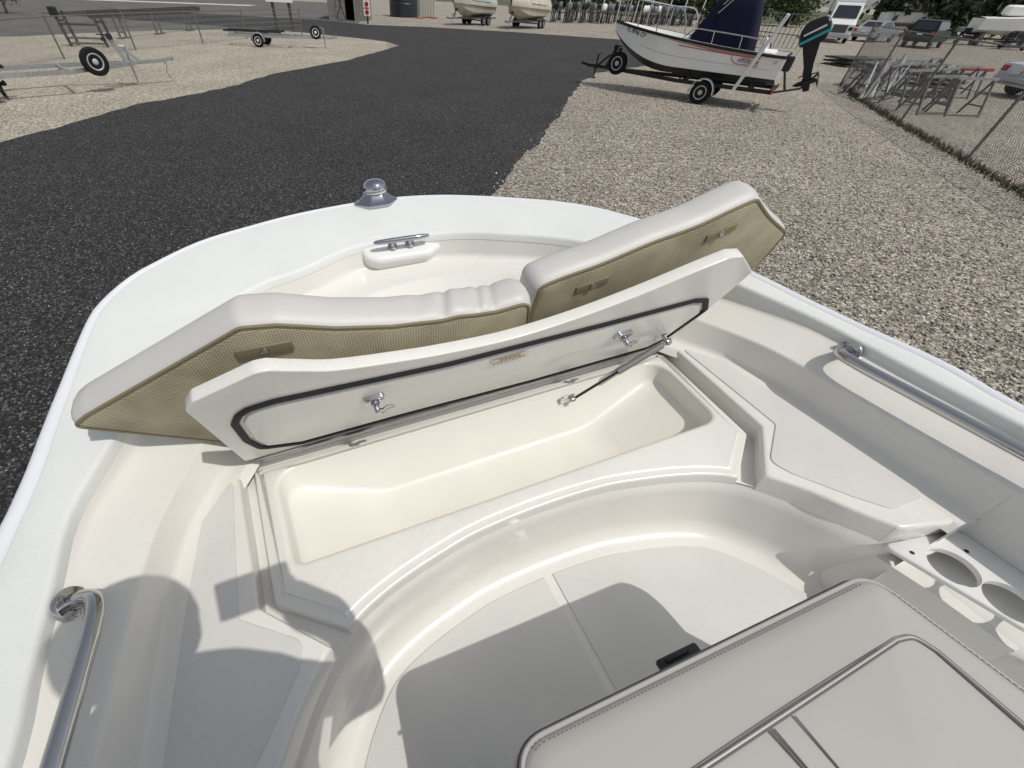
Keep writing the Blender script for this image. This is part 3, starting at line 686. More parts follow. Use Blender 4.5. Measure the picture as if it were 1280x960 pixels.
# ================================================================ loose bow cushions leaning behind the lid
def cushion(name, label, p0, k, lean, px, low, rad, thick, tabs, wr):
    p0 = V3(p0); ex = V3((1, -k, 0)); ex /= np.linalg.norm(ex); ey = V3((0, -lean, 1)); ey -= (ey@ex)*ex; ey /= np.linalg.norm(ey); ez = np.cross(ex, ey)   # ez towards the viewer
    if ez[1] > 0: ez = -ez
    def co(x, y): w = bplane(x, y, p0, ez); return np.array([(w-p0)@ex, (w-p0)@ey])
    P = [co(*p) for p in px]+[np.array([(X-p0[0])/ex[0], (Z-p0[2])/ey[2]]) for X, Z in low]
    P = rpoly(P, rad, 6)
    Q = []
    for i in range(len(P)):                                  # even spacing so that the padding can swell
        a, b = P[i], P[(i+1) % len(P)]; m_ = max(1, int(np.linalg.norm(b-a)/.007))
        Q += [a+(b-a)*j/m_ for j in range(m_)]
    P = dedupe(Q, .003)
    t = thing(name, label, 'cushion', BOATM)
    prof = [(.004, 0), (0, -.004), (-.006, -.012), (-.011, -thick*.3), (-.012, -thick*.55), (-.008, -thick*.8), (.0, -thick*.93), (.010, -thick*.99), (.03, -thick*1.0), (.06, -thick*1.02)]
    rows = []
    for d, z in prof:
        lp = inset(P, d); row = []
        for p in lp:
            s = wr(p[0], z/thick); row.append((p[0], p[1]+s, z))
        rows.append(row)
    mb = MB(); mb.grid(rows, closed=True); mb.fill([[(p[0], p[1]) for p in rows[-1]]], rows[-1][0][2])
    lmap(mb, p0, ex, ey, ez).build('vinyl_cover', M_VINYL, t, 60)
    mb = MB(); rr = [(p[0], p[1], 0) for p in rows[0]]; i2 = [V3(p[:2]) for p in rr]
    ins = inset(dedupe(i2, .002), .012)
    lp0 = dedupe(i2, .002); mb.grid([[(p[0], p[1], 0) for p in lp0], [(p[0], p[1], .0035) for p in inset(lp0, .008)], [(p[0], p[1], .006) for p in ins]], closed=True); mb.fill([[(p[0], p[1]) for p in ins]], .006)
    bs = lmap(mb, p0, ex, ey, ez).build('mesh_underside', M_TAN, t, 50)
    mb = MB(); mb.tube([(p[0], p[1], .001) for p in lp0], .004, 6, closed=True, up0=(0, 0, 1)); lmap(mb, p0, ex, ey, ez).build('seam_piping', M_TANT, t)
    for (a, b, w) in tabs:
        ca, cb = co(*a), co(*b); u = (cb-ca)/np.linalg.norm(cb-ca); v = np.array([-u[1], u[0]])*w/2
        q = [ca-v, cb-v, cb+v, ca+v]; mb = MB(); slab(mb, rpoly(q, .003, 2), .010, .003, .002); tb = lmap(mb, p0, ex, ey, ez).build('snap_tab', M_TANT, bs, 50)
        c = (ca+cb)/2; mb = MB(); mb.lathe([(.009, 0), (.008, .004), (.004, .006), (.0, .0065)], (c[0], c[1], .010), n=14); lmap(mb, p0, ex, ey, ez).build('snap_button', M_STEEL, tb)
def wr_l(a, z):                                             # puckers near the joint between the two cushions
    x = a-.70; e = math.exp(-(x/.13)**2); return e*.002*math.sin(x*75)*(.35+.65*abs(z))-sum(d*math.exp(-((a-.03*abs(z)-c)/w)**2)*min(1, abs(z)*3) for c, w, d in ((.615, .010, .010), (.70, .008, .008), (.735, .007, .007), (.55, .02, .004)))+.005*math.exp(-((a-.66)/.03)**2)
cushion('bow_cushion', 'cream bow cushion with tan mesh underside overhanging the port gunwale', (-.38, .895, .275), .06, .28,
        [(87, 533), (105, 518), (297, 408), (345, 404), (420, 408), (490, 406), (560, 398), (620, 388), (664, 376)], [(.475, .44), (.44, .32), (-.33, .272)],
        [.02, .02, .03, .05, 0, 0, 0, 0, .03, .02, .05, .03], .098, [((295, 441), (366, 428), .028)], wr_l)
wr_r = lambda a, z: .003*math.sin(a*23)
cushion('bow_cushion', 'cream bow cushion with tan mesh underside sticking up beyond the starboard gunwale', (.5, .87, .5), .0, .28,
        [(673, 359), (720, 340), (800, 309), (880, 277), (947, 248), (983, 291), (945, 334)], [(1.10, .40), (.52, .40)],
        [.03, 0, 0, 0, .03, .03, .03, .03, .03], .098, [((718, 361), (759, 347), .024), ((880, 297), (918, 281), .024)], wr_r)

# ================================================================ cooler seat
seat = thing('cooler_seat', 'white cooler seat topped by a grey stitched vinyl cushion', 'seat', BOATM)
ZS = .41
fl_, fr_ = bp(650, 933, ZS)[:2], bp(1086, 721, ZS)[:2]
rb_ = bp(1280, 864, ZS)[:2]; rdir = (rb_-fr_); rdir /= -rdir[1]
CP = [np.array([fl_[0]-.012, fl_[1]+.004]), np.array([fr_[0]+.012, fr_[1]+.006]), fr_+rdir*.55, np.array([fl_[0]-.03, fl_[1]-.53])]
cp = rpoly(CP, [.05, .045, .05, .05], 10)
mb = MB(); rows = []
for d, z in ((.012, ZS-.098), (.0, ZS-.092), (-.004, ZS-.07), (-.004, ZS-.03), (0, ZS-.016), (.005, ZS-.006), (.013, ZS-.001), (.03, ZS+.001)): rows.append([(p[0], p[1], z) for p in inset(cp, d)])
mb.grid(rows, closed=True); mb.fill([[(p[0], p[1]) for p in rows[0]]], rows[0][0][2])
# slightly crowned top
ins = cp
N = 14
for k in range(1, N):
    pass
cc = sum(V3(p) for p in rows[-1])[:2]/len(rows[-1])
prev = rows[-1]
for s in (.9, .75, .55, .3): 
    row = [(cc[0]+(p[0]-cc[0])*s, cc[1]+(p[1]-cc[1])*s, ZS+.001+.010*(1-s*s)) for p in rows[-1]]; mb.grid([prev, row], closed=True); prev = row
mb.fill([[(p[0], p[1]) for p in prev]], prev[0][2])
cush = mb.build('seat_cushion', M_GREYV, seat, 60)
def ztop(x, y):
    return ZS+.012
# seams and piping: two rows on the front edge, an inset panel, two centre bands
def onloop(d, z, r, m_, name, sub=None):
    mb = MB(); lp = inset(cp, d); mb.tube([(p[0], p[1], z) for p in lp], r, 6, closed=True, up0=(0, 0, 1)); return mb.build(name, m_, cush)
onloop(.002, ZS-.008, .0035, M_PIPE, 'piping'); onloop(-.003, ZS-.030, .0028, M_PIPE, 'piping'); onloop(-.0035, ZS-.021, .0014, M_GREYT, 'stitching'); onloop(-.0040, ZS-.045, .0028, M_PIPE, 'zip_edge'); onloop(-.0043, ZS-.055, .0020, M_GREYT, 'zip')
def dashes(P, r, m_, name, ln=.0035, gap=.0025):
    mb = MB(); P = [V3(p) for p in P]
    for i in range(len(P)-1):
        a, b = P[i], P[i+1]; L = np.linalg.norm(b-a); n_ = int(L/(ln+gap))
        for k in range(n_):
            s = a+(b-a)*(k*(ln+gap)/L); e = s+(b-a)/L*ln; mb.tube([s, e], r, 4)
    return mb.build(name, m_, cush)
def surf(px): 
    p = bp(*px, ZS+.008); return p
def crown(p):
    # height of the cushion top under a boat-frame point
    v = np.array(p[:2])-cc; lp = np.array([q[:2] for q in rows[-1]])-cc
    a = math.atan2(v[1], v[0]); an = np.arctan2(lp[:, 1], lp[:, 0]); o = np.argsort(an); rr_ = np.interp(a, an[o], np.hypot(lp[:, 0], lp[:, 1])[o], period=2*math.pi)
    s = min(1, np.hypot(*v)/rr_); ss = [0, .3, .55, .75, .9, 1]; return ZS+.001+float(np.interp(s, ss, [.010*(1-x*x) if x > 0 else .0091 for x in ss]))
def lay(P, up=.0005): return [(p[0], p[1], crown(p)+up) for p in P]
def dens(P, st=.02):
    out = []
    for i in range(len(P)-1):
        a, b = V3(P[i][:2]), V3(P[i+1][:2]); k = max(1, int(np.linalg.norm(b-a)/st)); out += [a+(b-a)*j/k for j in range(k)]
    return out+[V3(P[-1][:2])]
c1 = bp(960, 906, ZS+.006)[:2]; c2 = bp(1122, 799, ZS+.006)[:2]; c3_ = bp(1150, 800, ZS+.004)[:2]; c4 = bp(1280, 908, ZS+.004)[:2]
l0 = c1+(c1-c2)*1.3
ln = crom([l0, c1, c2], 12)+crom([c2, bp(1138, 796, ZS+.005)[:2], c3_, bp(1172, 813, ZS+.005)[:2]], 5)[1:]
ln2 = dens([bp(1172, 813, ZS+.005)[:2], c4, c4+(c4-c3_)*1.2])
path = lay(dens(ln+ln2, .008), .0003)
mb = MB(); mb.tube(path, .0017, 7, up0=(0, 0, 1)); mb.build('panel_piping', M_PIPE, cush)
off = lambda P, d: [P[i]+np.array([(P[min(i+1, len(P)-1)]-P[max(i-1, 0)])[1], -(P[min(i+1, len(P)-1)]-P[max(i-1, 0)])[0]])/(np.linalg.norm(P[min(i+1, len(P)-1)]-P[max(i-1, 0)])+1e-9)*d for i in range(len(P))]
pp = [V3(p[:2]) for p in path]
mb = MB(); mb.tube(lay(off(pp, .0030), .0002), .0011, 5, up0=(0, 0, 1)); mb.tube(lay(off(pp, -.0032), .0002), .0006, 5, up0=(0, 0, 1)); mb.build('seam', M_GREYT, cush)
for a, b in (((962, 913), (1003, 960)), ((993, 895), (1047, 960)), ((967, 911), (1008, 960))):
    pa, pb = bp(*a, ZS+.008)[:2], bp(*b, ZS+.008)[:2]; pb = pa+(pb-pa)*5
    mb = MB(); mb.tube(lay(dens([pa, pb]), .0004), .0012, 5, up0=(0, 0, 1)); mb.build('seam', M_GREYT, cush)
lp = [V3(p) for p in inset(cp, .010)]; tag(dashes(lay(lp+[lp[0]], .0002), .0008, M_GREYT, 'stitching'), kind='stuff')
# cooler body
bx = inset(cp, .035); mb = MB(); rows = [[(p[0], p[1], z) for p in inset(bx, d)] for d, z in ((.02, .0), (.012, .02), (0, .30), (-.012, .305), (-.012, ZS-.1))]
mb.grid(rows, closed=True); mb.fill([[(p[0], p[1]) for p in rows[-1]]], ZS-.1); body = mb.build('cooler_body', M_GELW, seat, 50)
lc = bp(851, 823, .33); mb = MB()
lx = bp(825, 834, .34); l2 = bp(876, 811, .34)
yl = cp and max(p[1] for p in cp)+.012
mb.box(((lx[0]+l2[0])/2, yl-.004, .335), (.075, .028, .012), bev=.003); mb.box(((lx[0]+l2[0])/2, yl-.012, .30), (.060, .014, .06), bev=.003); mb.box(((lx[0]+l2[0])/2-.004, yl+.004, .3425), (.042, .006, .004), bev=.001)
mb.build('lid_latch', M_PLASTIC, seat)

# ================================================================ photographer, kneeling behind the lens on the port side of the cockpit
def skin(name, verts, edges, rads, material, parent, sub=2, root=0):
    me = bpy.data.meshes.new(name); me.from_pydata([tuple(v) for v in verts], edges, [])
    o = bpy.data.objects.new(name, me); COL.objects.link(o); o.parent = parent
    md = o.modifiers.new('s', 'SKIN'); me.skin_vertices  # layer created with the modifier
    for i, r in enumerate(rads):
        sv = me.skin_vertices[0].data[i]; sv.radius = (r, r) if not hasattr(r, '__len__') else r; sv.use_root = (i == root)
    o.modifiers.new('d', 'SUBSURF').levels = sub; o.modifiers['d'].render_levels = sub
    me.materials.append(material); return o
man = thing('person', 'person in dark shirt kneeling in the cockpit and holding up a phone', 'person', BOATM)
V = [(-.16, -.24, .48), (-.15, -.22, .64), (-.13, -.17, .80), (-.125, -.12, .92), (-.15, -.075, 1.0),                    # pelvis .. neck
     (.01, -.125, .90), (.17, -.15, .76), (.135, -.07, .955),                                                       # right arm
     (-.29, -.10, .89), (-.40, -.16, .66), (-.32, -.06, .52),                                                          # left arm
     (-.06, -.24, .44), (-.05, -.12, .09), (-.05, -.50, .07), (-.26, -.24, .44), (-.27, -.12, .09), (-.27, -.50, .07)]
Ed = [(0, 1), (1, 2), (2, 3), (3, 4), (3, 5), (5, 6), (6, 7), (3, 8), (8, 9), (9, 10), (0, 11), (11, 12), (12, 13), (0, 14), (14, 15), (15, 16)]
Rd = [.15, .14, .15, .10, .06, .075, .055, .040, .095, .065, .040, .09, .07, .045, .09, .07, .045]
skin('body', V, Ed, Rd, M_SHIRT, man)
hd = (-.170, -.035, 1.12)
mb = MB(); mb.lathe([(.0, -.12), (.045, -.112), (.066, -.08), (.074, -.03), (.078, .03), (.072, .075), (.045, .105), (.0, .117)], hd, n=20, sx=1., sy=1.18)
mb.lathe([(.0, 0), (.012, .004), (.014, .02), (.008, .03), (0, .032)], (hd[0], hd[1]+.082, hd[2]-.035), n=8)
for s in (-1, 1): mb.lathe([(0, -.008), (.022, -.005), (.024, .005), (0, .008)], (hd[0]+s*.08, hd[1]-.01, hd[2]-.01), (1, 0, 0), 10)
mb.build('head', M_SKIN, man)
mb = MB(); mb.lathe([(.083, -.01), (.086, .03), (.080, .08), (.05, .115), (.0, .128)], (hd[0], hd[1]-.008, hd[2]), n=20, sx=1., sy=1.18); mb.build('hair', mat('dark_hair', (.02, .015, .01), .7), man)
# hand: palm, four fingers and a thumb closing on the end of the phone
hp = V3((.135, -.07, .955)); ph = V3((.012, -.022, HC+.022))
mb = MB()
for k in range(4):
    b0 = ph+V3((.105, -.045, -.04+.021*k)); mb.tube([b0, b0+V3((.0, .022, .006)), b0+V3((-.030, .034, .012)), b0+V3((-.045, .030, .012))], [.0105, .010, .009, .007], 7)
mb.tube([ph+V3((.10, -.06, -.05)), ph+V3((.08, -.06, -.02)), ph+V3((.055, -.045, .01))], [.014, .012, .009], 7)
mb.tube([hp, hp+V3((.0, .0, .045)), ph+V3((.105, -.055, -.03)), ph+V3((.105, -.05, .02))], [.034, .040, .042, .03], 10)
mb.build('hand', M_SKIN, man)
tv = V3((.0, .70, -.71)); u1 = V3((1, 0, 0)); u2 = np.cross(tv, u1)
phone = thing('phone', 'black mobile phone held in the kneeling person\'s hand', 'phone', BOATM)
mb = MB(); mb.box(ph+V3((.02, 0, 0)), (.15, .075, .009), np.array([u1, u2, -tv]).T, bev=.003); mb.build('phone_body', M_BLACKG, phone)
mb = MB(); mb.lathe([(.007, 0), (.007, .002), (.005, .0025)], ph+tv*.005-u1*.012-u2*.01, tv, 14); mb.build('lens', M_GLASS, phone)

# ================================================================ the yard around
def nrm(v): v = V3(v)[:2]; return v/np.linalg.norm(v)
def wheel(parent, c, r, w, axis, rim=None, spokes=5, name='wheel'):
    ax = V3(axis)/np.linalg.norm(axis); mb = MB()
    mb.lathe([(r*.60, -w*.40), (r*.66, -w*.5), (r*.9, -w*.5), (r*.985, -w*.36), (r, -w*.15), (r, w*.15), (r*.985, w*.36), (r*.9, w*.5), (r*.66, w*.5), (r*.60, w*.40)], c, ax, 24)
    t = mb.build(name, M_TYRE, parent, 40)
    mb = MB(); mb.lathe([(r*.61, -w*.38), (r*.61, w*.44), (r*.56, w*.47), (r*.51, w*.40), (r*.43, w*.34), (r*.24, w*.37), (r*.20, w*.44), (r*.14, w*.50), (.0, w*.50)], c, ax, 24); mb.lathe([(.0, -w*.3), (r*.55, -w*.3)], c, ax, 24)
    rm = mb.build('rim', rim or M_RIM, t, 40)
    u = np.cross(ax, (0, 0, 1)); u /= np.linalg.norm(u); v = np.cross(ax, u); mb = MB()
    for k in range(spokes):
        a = 2*math.pi*k/spokes; q = V3(c)+(math.cos(a)*u+math.sin(a)*v)*r*.34+ax*w*.345; mb.lathe([(r*.075, 0), (r*.075, w*.035), (0, w*.04)], q, ax, 8)
    tag(mb.build('rim_holes', M_DARK, rm), kind='stuff'); return t

def trailer(name, label, mw, Lf, Lr, hw, wr, zf, matf, matb, spare=None, jack=None, jz=0., winch=None, bunk=(-1.6, 1.0), fender=True, rimm=None, plate=None, foot=0., zt=None, axles=(0.,), group=None):
    t = thing(name, label, 'trailer', mw, group); zt = zt or zf
    for s in (-1, 1):
        mb = MB(); mb.bar((-Lr, s*hw*.72, zf), (Lf*.45, s*hw*.72, zf), .07, .1); mb.bar((Lf*.44, s*hw*.72, zf), (Lf*.80, s*.05, (zf+zt)/2), .06, .1); mb.build('side_beam', matf, t)
        mb = MB(); mb.bar((bunk[0], s*hw*.5, zf+.16), (bunk[1], s*hw*.5, zf+.16), .09, .07); mb.build('bunk', matb, t)
        for x in bunk[0]+.3, bunk[1]-.3:
            mb = MB(); mb.bar((x, s*hw*.5, zf+.02), (x, s*hw*.5, zf+.13), .05, .05, (1, 0, 0)); mb.build('bunk_bracket', matf, t)
    mb = MB(); mb.bar((Lf*.62, 0, (zf+zt)/2-.012), (Lf, 0, zt), .08, .09); mb.build('tongue', matf, t)
    mb = MB(); mb.box((Lf+.1, 0, zt+.03), (.24, .09, .08), bev=.015); mb.lathe([(.035, -.02), (.035, .03), (0, .05)], (Lf+.19, 0, zt+.06), n=10); mb.build('coupler', M_GALV if matf is M_GALV else M_DARK, t)
    for x in (-Lr+.05, Lf*.1, Lf*.42):
        mb = MB(); mb.bar((x, -hw*.72, zf-.004), (x, hw*.72, zf-.004), .06, .08); mb.build('cross_member', matf, t)
    for x in axles:
        mb = MB(); mb.bar((x, -hw, wr), (x, hw, wr), .05, .05); mb.build('axle', M_DARK, t)
        for s in (-1, 1):
            wheel(t, (x, s*hw, wr), wr, wr*.6, (0, s, 0), rimm)
            if fender:
                mb = MB(); pr = [(x+(wr+.06)*math.cos(a), wr+(wr+.06)*math.sin(a)) for a in np.linspace(R(-5), R(185), 14)]
                mb.grid([[(p[0], s*(hw-wr*.36), p[1]) for p in pr], [(p[0], s*(hw+wr*.36), p[1]) for p in pr], [(V3((x, 0, wr))+(V3((p[0], 0, p[1]))-V3((x, 0, wr)))*.93+V3((0, s*(hw+wr*.38), 0))) for p in pr]]); mb.build('fender', M_GALV, t)
    if spare: wheel(t, spare[0], spare[1], spare[1]*.6, spare[2], rimm, name='spare_wheel')
    if jack:
        mb = MB(); mb.tube([(jack, .12, zt+.35), (jack, .12, zt-.15)], .032, 8); mb.tube([(jack, .12, zt-.1), (jack, .12, jz+.05)], .025, 8); mb.bar((jack-.06, .1, zt), (jack+.06, .1, zt), .06, .12); mb.box((jack, .12, jz+.02), (.12, .12, .03)); mb.tube([(jack, .12, zt+.35), (jack-.14, .12, zt+.37), (jack-.14, .12, zt+.43)], .012, 6); mb.build('jack', M_DARK if matf is M_DARK else M_GALV, t)
    if winch:
        mb = MB(); mb.bar((winch, 0, zt), (winch-.22, 0, zt+.55), .07, .1); mb.bar((winch+.35, 0, zt), (winch-.05, 0, zt+.35), .05, .06); wi = mb.build('winch_stand', matf, t)
        mb = MB(); mb.lathe([(.07, -.08), (.07, .08)], (winch-.2, 0, zt+.58), (0, 1, 0), 12); mb.tube([(winch-.2, .08, zt+.58), (winch-.2, .16, zt+.60), (winch-.45, .17, zt+.62)], .014, 6); mb.lathe([(.05, -.05), (.03, 0), (.05, .05)], (winch-.36, 0, zt+.52), (0, 1, 0), 10); mb.build('winch', M_DARK, wi)
    if plate:
        for s in (-1, 1):
            mb = MB(); mb.box((-Lr-.02, s*hw*.85, zf+.04), (.05, .2, .11), bev=.01); mb.build('tail_light', M_RED, t)
        mb = MB(); mb.box((-Lr-.02, hw*.85, zf-.12), (.012, .30, .16)); pl = mb.build('number_plate', M_YELL, t)
        mb = MB(); mb.bar((-Lr, -hw*.85, zf-.01), (-Lr, hw*.85, zf-.01), .05, .06); mb.build('tail_bar', matf, t)
        text_mesh('T35 BYC', .07, 'plate_number', M_DARK, pl, Matrix.Translation((-Lr-.03, hw*.85, zf-.12)) @ Matrix.Rotation(R(-90), 4, 'Z') @ Matrix.Rotation(R(90), 4, 'X'))
    return t

# trailer under the foreground boat
hb_ = nrm(BR[:, 1]); oc = BO+BR@np.array([CX, -.9, 0])
trailer('boat_trailer', 'galvanised trailer carrying the cream foreground boat', frame(oc, hb_), 3.6, 1.7, 1.0, .32, .62, M_GALV, M_DARK, jack=3.2, jz=0, bunk=(-1.5, 1.7), axles=(0,))
bt = bpy.data.objects['boat_trailer']
for s in (-1, 1):
    for x, h in ((-1.2, .80), (.2, .80), (1.5, .82)):
        mb = MB(); mb.bar((x, s*.45, .80), (x, s*.45, h+.10), .06, .06, (1, 0, 0)); mb.build('bunk_post', M_GALV, bt)
# left galvanised trailer
a = gp(0, 90, .5); b = gp(206, 72, .62); h = nrm(b-a); Lf = 4.6; o = b[:2]-h*Lf
lt = trailer('boat_trailer', 'empty galvanised boat trailer with black spare wheel beside the wire fence', frame(o, h), Lf, 2., .95, .31, .5, M_GALV, M_DARK, jack=Lf-.95, winch=Lf-1.05, bunk=(-1.8, Lf-3.9), zt=.56)
lm = np.array(lt.matrix_world.inverted())
sp = min([(lm@np.array([*gp(118, 77, z_), 1]))[:3] for z_ in np.linspace(.35, 1.0, 80)], key=lambda q: abs(q[1]+.62))
wheel(lt, tuple(sp), .315, .2, (.12, -1, 0), M_RIM, name='spare_wheel')
mb = MB(); mb.box((sp[0]-.75, -.34, .5), (.22, .03, .07)); mb.build('side_marker', M_REDT, lt)
mb = MB()
for k in range(8): mb.tube([(Lf-.05+.03*math.sin(k), .05, .50-.05*k), (Lf-.03+.03*math.sin(k+1), .05, .46-.05*k)], .012, 5)
mb.build('safety_chain', M_GALVD, lt)
# tail of a further trailer
lo = gp(12, 126)
tq = trailer('boat_trailer', 'low trailer tongue with dangling chains at the edge of the gravel', frame((lo[0]-2.6, lo[1]+.1), (1, .02)), 2.4, 1., .7, .25, .34, M_GALVD, M_DARK, zt=.30)
for k in range(7):
    mb = MB(); mb.tube([(2.3+.04*k, .05-.02*k, .34), (2.32+.045*k, .04-.03*k, .18), (2.36+.05*k, .04-.04*k, .05)], .014, 5); mb.build('chain', M_DARK, tq)
# little trailer with black bunks
trailer('jet_ski_trailer', 'small trailer with black carpeted bunks and white wheel rims', frame((-10.07, 26.35), (1, .06)), 3.55, 1.5, .66, .26, .42, M_GALV, M_DARK, spare=((2.75, -.12, .62), .27, (.25, -1, 0)), jack=3.1, bunk=(-1.7, 1.1), rimm=M_RIMW)

# ---------------------------------------------------------------- chain link fences
def fence(name, label, pts, hgt, extra=None, cell=.10, wr_=.005, rail_r=.02, lean=0.):
    f = thing(name, label, 'fence', Matrix.Translation((float(pts[0][0]), float(pts[0][1]), 0))); O = V3((*pts[0][:2], 0)); P = [V3((*p[:2], 0))-O for p in pts]
    for p in P:
        mb = MB(); mb.tube([p, p+V3((0, 0, hgt+.03))], .032, 8); mb.lathe([(.038, 0), (.036, .02), (.0, .05)], p+V3((0, 0, hgt+.02)), n=8); mb.build('fence_post', M_GALVD, f)
    for i in range(len(P)-1):
        a, b = P[i], P[i+1]; L = np.linalg.norm(b-a); d = (b-a)/L; nn = V3((-d[1], d[0], 0))
        mb = MB(); mb.tube([a+V3((0, 0, hgt)), b+V3((0, 0, hgt))], rail_r, 6); mb.build('top_rail', M_GALVD, f)
        vs = []; fs = []; nz = int(hgt/cell)
        for k in range(int(L/cell)):
            u = (k+.5)*cell; zz_ = np.arange(nz+1)*cell+.02; uu = u+np.where(np.arange(nz+1) % 2 == 0, -cell/2, cell/2)
            c = a[None]+d[None]*uu[:, None]; c[:, 2] = zz_
            for j in range(nz):
                p, q = c[j], c[j+1]; t = q-p; t /= np.linalg.norm(t); sx = np.cross(t, nn)*wr_; n2 = nn*wr_
                o_ = len(vs); vs += [p+sx, p-sx*.5+n2, p-sx*.5-n2, q+sx, q-sx*.5+n2, q-sx*.5-n2]; fs += [(o_, o_+1, o_+4, o_+3), (o_+1, o_+2, o_+5, o_+4), (o_+2, o_, o_+3, o_+5)]
        mb = MB(); mb.v = [tuple(v) for v in vs]; mb.f = fs; tag(mb.build('wire_mesh', M_GALVD, f, fix=False), kind='stuff')
    return f
fence('chain_link_fence', 'low chain link fence behind the two small trailers', [gp(-60, 104), gp(0, 89), gp(81, 74), gp(170, 63), gp(254, 55), gp(309, 49), gp(378, 44)], 1.2)
r0 = gp(1206, 202)[:2]; r1 = gp(1123, 155)[:2]; dd = (r1-r0); L_ = np.linalg.norm(dd); dd = dd/L_
frp = [r0-dd*L_*1.0-np.array([.1, .0]), r0, r1, r1+dd*L_+np.array([.15, 0]), r1+dd*L_*2+np.array([.5, 0])]
fence('chain_link_fence', 'tall chain link fence in front of the parked cars', frp, 1.95, cell=.09, wr_=.005)
fl2 = [gp(1030, 44)[:2], gp(1160, 66)[:2], gp(1240, 78)[:2]]

# ---------------------------------------------------------------- rack and frame behind the left fence
def rack(name, label, p, q, hz, legs, material, wd=.25):
    t = thing(name, label, 'rack', Matrix.Translation((float(p[0]), float(p[1]), 0))); a = V3((0, 0, 0)); b = V3((*(q-p)[:2], 0))
    mb = MB(); mb.bar(a+V3((0, 0, hz)), b+V3((0, 0, hz)), .06, wd); mb.build('plank', material, t)
    mb = MB(); mb.bar(a+V3((0, .5, hz)), b+V3((0, .5, hz)), .06, wd*.8); mb.build('plank', material, t)
    for k in range(legs):
        c = a+(b-a)*(k+.5)/legs
        for dy in (0, .5):
            mb = MB(); mb.bar(c+V3((0, dy, 0)), c+V3((0, dy, hz)), .07, .07, (1, 0, 0)); mb.box(c+V3((0, dy, .03)), (.3, .2, .05)); mb.build('leg', M_GALVD, t)
        mb = MB(); mb.bar(c+V3((.0, 0, .25)), c+V3((.0, .5, .25)), .05, .05); mb.build('cross_bar', M_GALVD, t)
    return t
p = gp(125, 52); q = gp(252, 37)
rack('plank_rack', 'long dark plank on grey legs beyond the low fence', p, q, .95, 3, M_WOODD, .28)
p = gp(90, 58); t = thing('lift_frame', 'small dark square lift frame beyond the low fence', 'frame', frame(p, (1, .15)))
for x in (0, 1.5):
    for y in (0, .6):
        mb = MB(); mb.bar((x, y, 0), (x-.1, y, 1.15), .09, .09, (1, 0, 0)); mb.build('leg', M_WOODD, t)
    mb = MB(); mb.bar((x-.07, 0, .85), (x-.07, .6, .85), .08, .08); mb.build('end_bar', M_WOODD, t)
for z in (.75, .12, .3): 
    mb = MB(); mb.bar((-.06, 0, z), (1.44, 0, z), .05, .07); mb.build('cross_bar', M_WOODD if z > .5 else M_GALVD, t)
mb = MB(); mb.box((-.1, .0, 1.15), (.3, .2, .3), bev=.03); mb.build('padded_post', M_DARK, t)
# white board on two posts
p = gp(347, 39); t = thing('post_sign', 'blank white board on two dark wooden posts behind the small trailer', 'sign', frame(p, (1, 0.)))
for x in (0, 1.05):
    mb = MB(); mb.box((x, 0, .8), (.16, .12, 1.6)); mb.build('post', M_WOODD, t)
mb = MB(); mb.box((.5, -.09, 1.62), (1.7, .05, .42)); mb.build('board', M_WHITE, t)

# ---------------------------------------------------------------- shed, sign, tank, container
p = np.array([-11.91, 48.2]); q = np.array([-8.46, 48.59]); hx = nrm(q-p); W_ = np.linalg.norm(q-p); sh = thing('wooden_shed', 'weathered grey timber shed with cross braced door standing open', 'shed', frame(p, hx))
D_ = 5.; Hs = 2.5
nb = 14
for k in range(nb):
    x0 = W_*k/nb; x1 = W_*(k+1)/nb
    if .42 < (x0+x1)/2/W_ < .66: continue
    mb = MB(); mb.box(((x0+x1)/2, .0, Hs/2), (x1-x0-.02, .04, Hs)); mb.build('board', M_WOOD, sh)
nb = 18
for k in range(nb):
    mb = MB(); mb.box((W_, .04+D_*(k+.5)/nb, Hs/2), (.04, D_/nb-.02, Hs)); mb.build('board', M_WOOD, sh)
mb = MB(); mb.box((.0, D_/2, Hs/2), (.04, D_, Hs)); mb.build('side_wall', M_WOOD, sh)
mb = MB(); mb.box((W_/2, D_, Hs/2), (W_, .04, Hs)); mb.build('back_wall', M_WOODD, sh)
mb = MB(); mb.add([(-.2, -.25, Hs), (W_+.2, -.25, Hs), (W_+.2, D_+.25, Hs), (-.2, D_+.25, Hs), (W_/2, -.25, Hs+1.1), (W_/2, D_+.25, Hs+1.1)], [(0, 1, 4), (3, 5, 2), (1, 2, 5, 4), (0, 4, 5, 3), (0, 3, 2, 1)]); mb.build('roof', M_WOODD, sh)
mb = MB(); mb.box((W_*.31, -.06, 1.1), (W_*.22, .04, 2.1)); dr = mb.build('door', M_WOOD, sh)
for s in (1, -1):
    mb = MB(); mb.bar((W_*.31-s*W_*.1, -.09-.004*s, .15), (W_*.31+s*W_*.1, -.09-.004*s, 2.05), .10, .02, (0, 1, 0)); mb.build('brace', M_WOODD, dr)
p = gp(460, 30); sg = thing('post_sign', 'tall narrow sign with red marks on a dark post by the shed', 'sign', frame(p, (1, .1)))
mb = MB(); mb.box((0, 0, .8), (.12, .1, 1.6)); mb.build('post', M_DARK, sg)
mb = MB(); mb.box((0, -.07, .98), (.52, .03, .95), bev=.008); bo_ = mb.build('board', M_WHITE, sg)
for z in (.74, 1.24):
    mb = MB(); mb.lathe([(.16, 0), (.16, .02), (.0, .02)], (0, -.088, z), (0, -1, 0), 18); mb.build('red_disc', M_RED, bo_)
for z in (.74, 1.24):
    mb = MB(); mb.box((0, -.118, z), (.2, .012, .05)); mb.build('disc_bar', M_DARK, bo_)
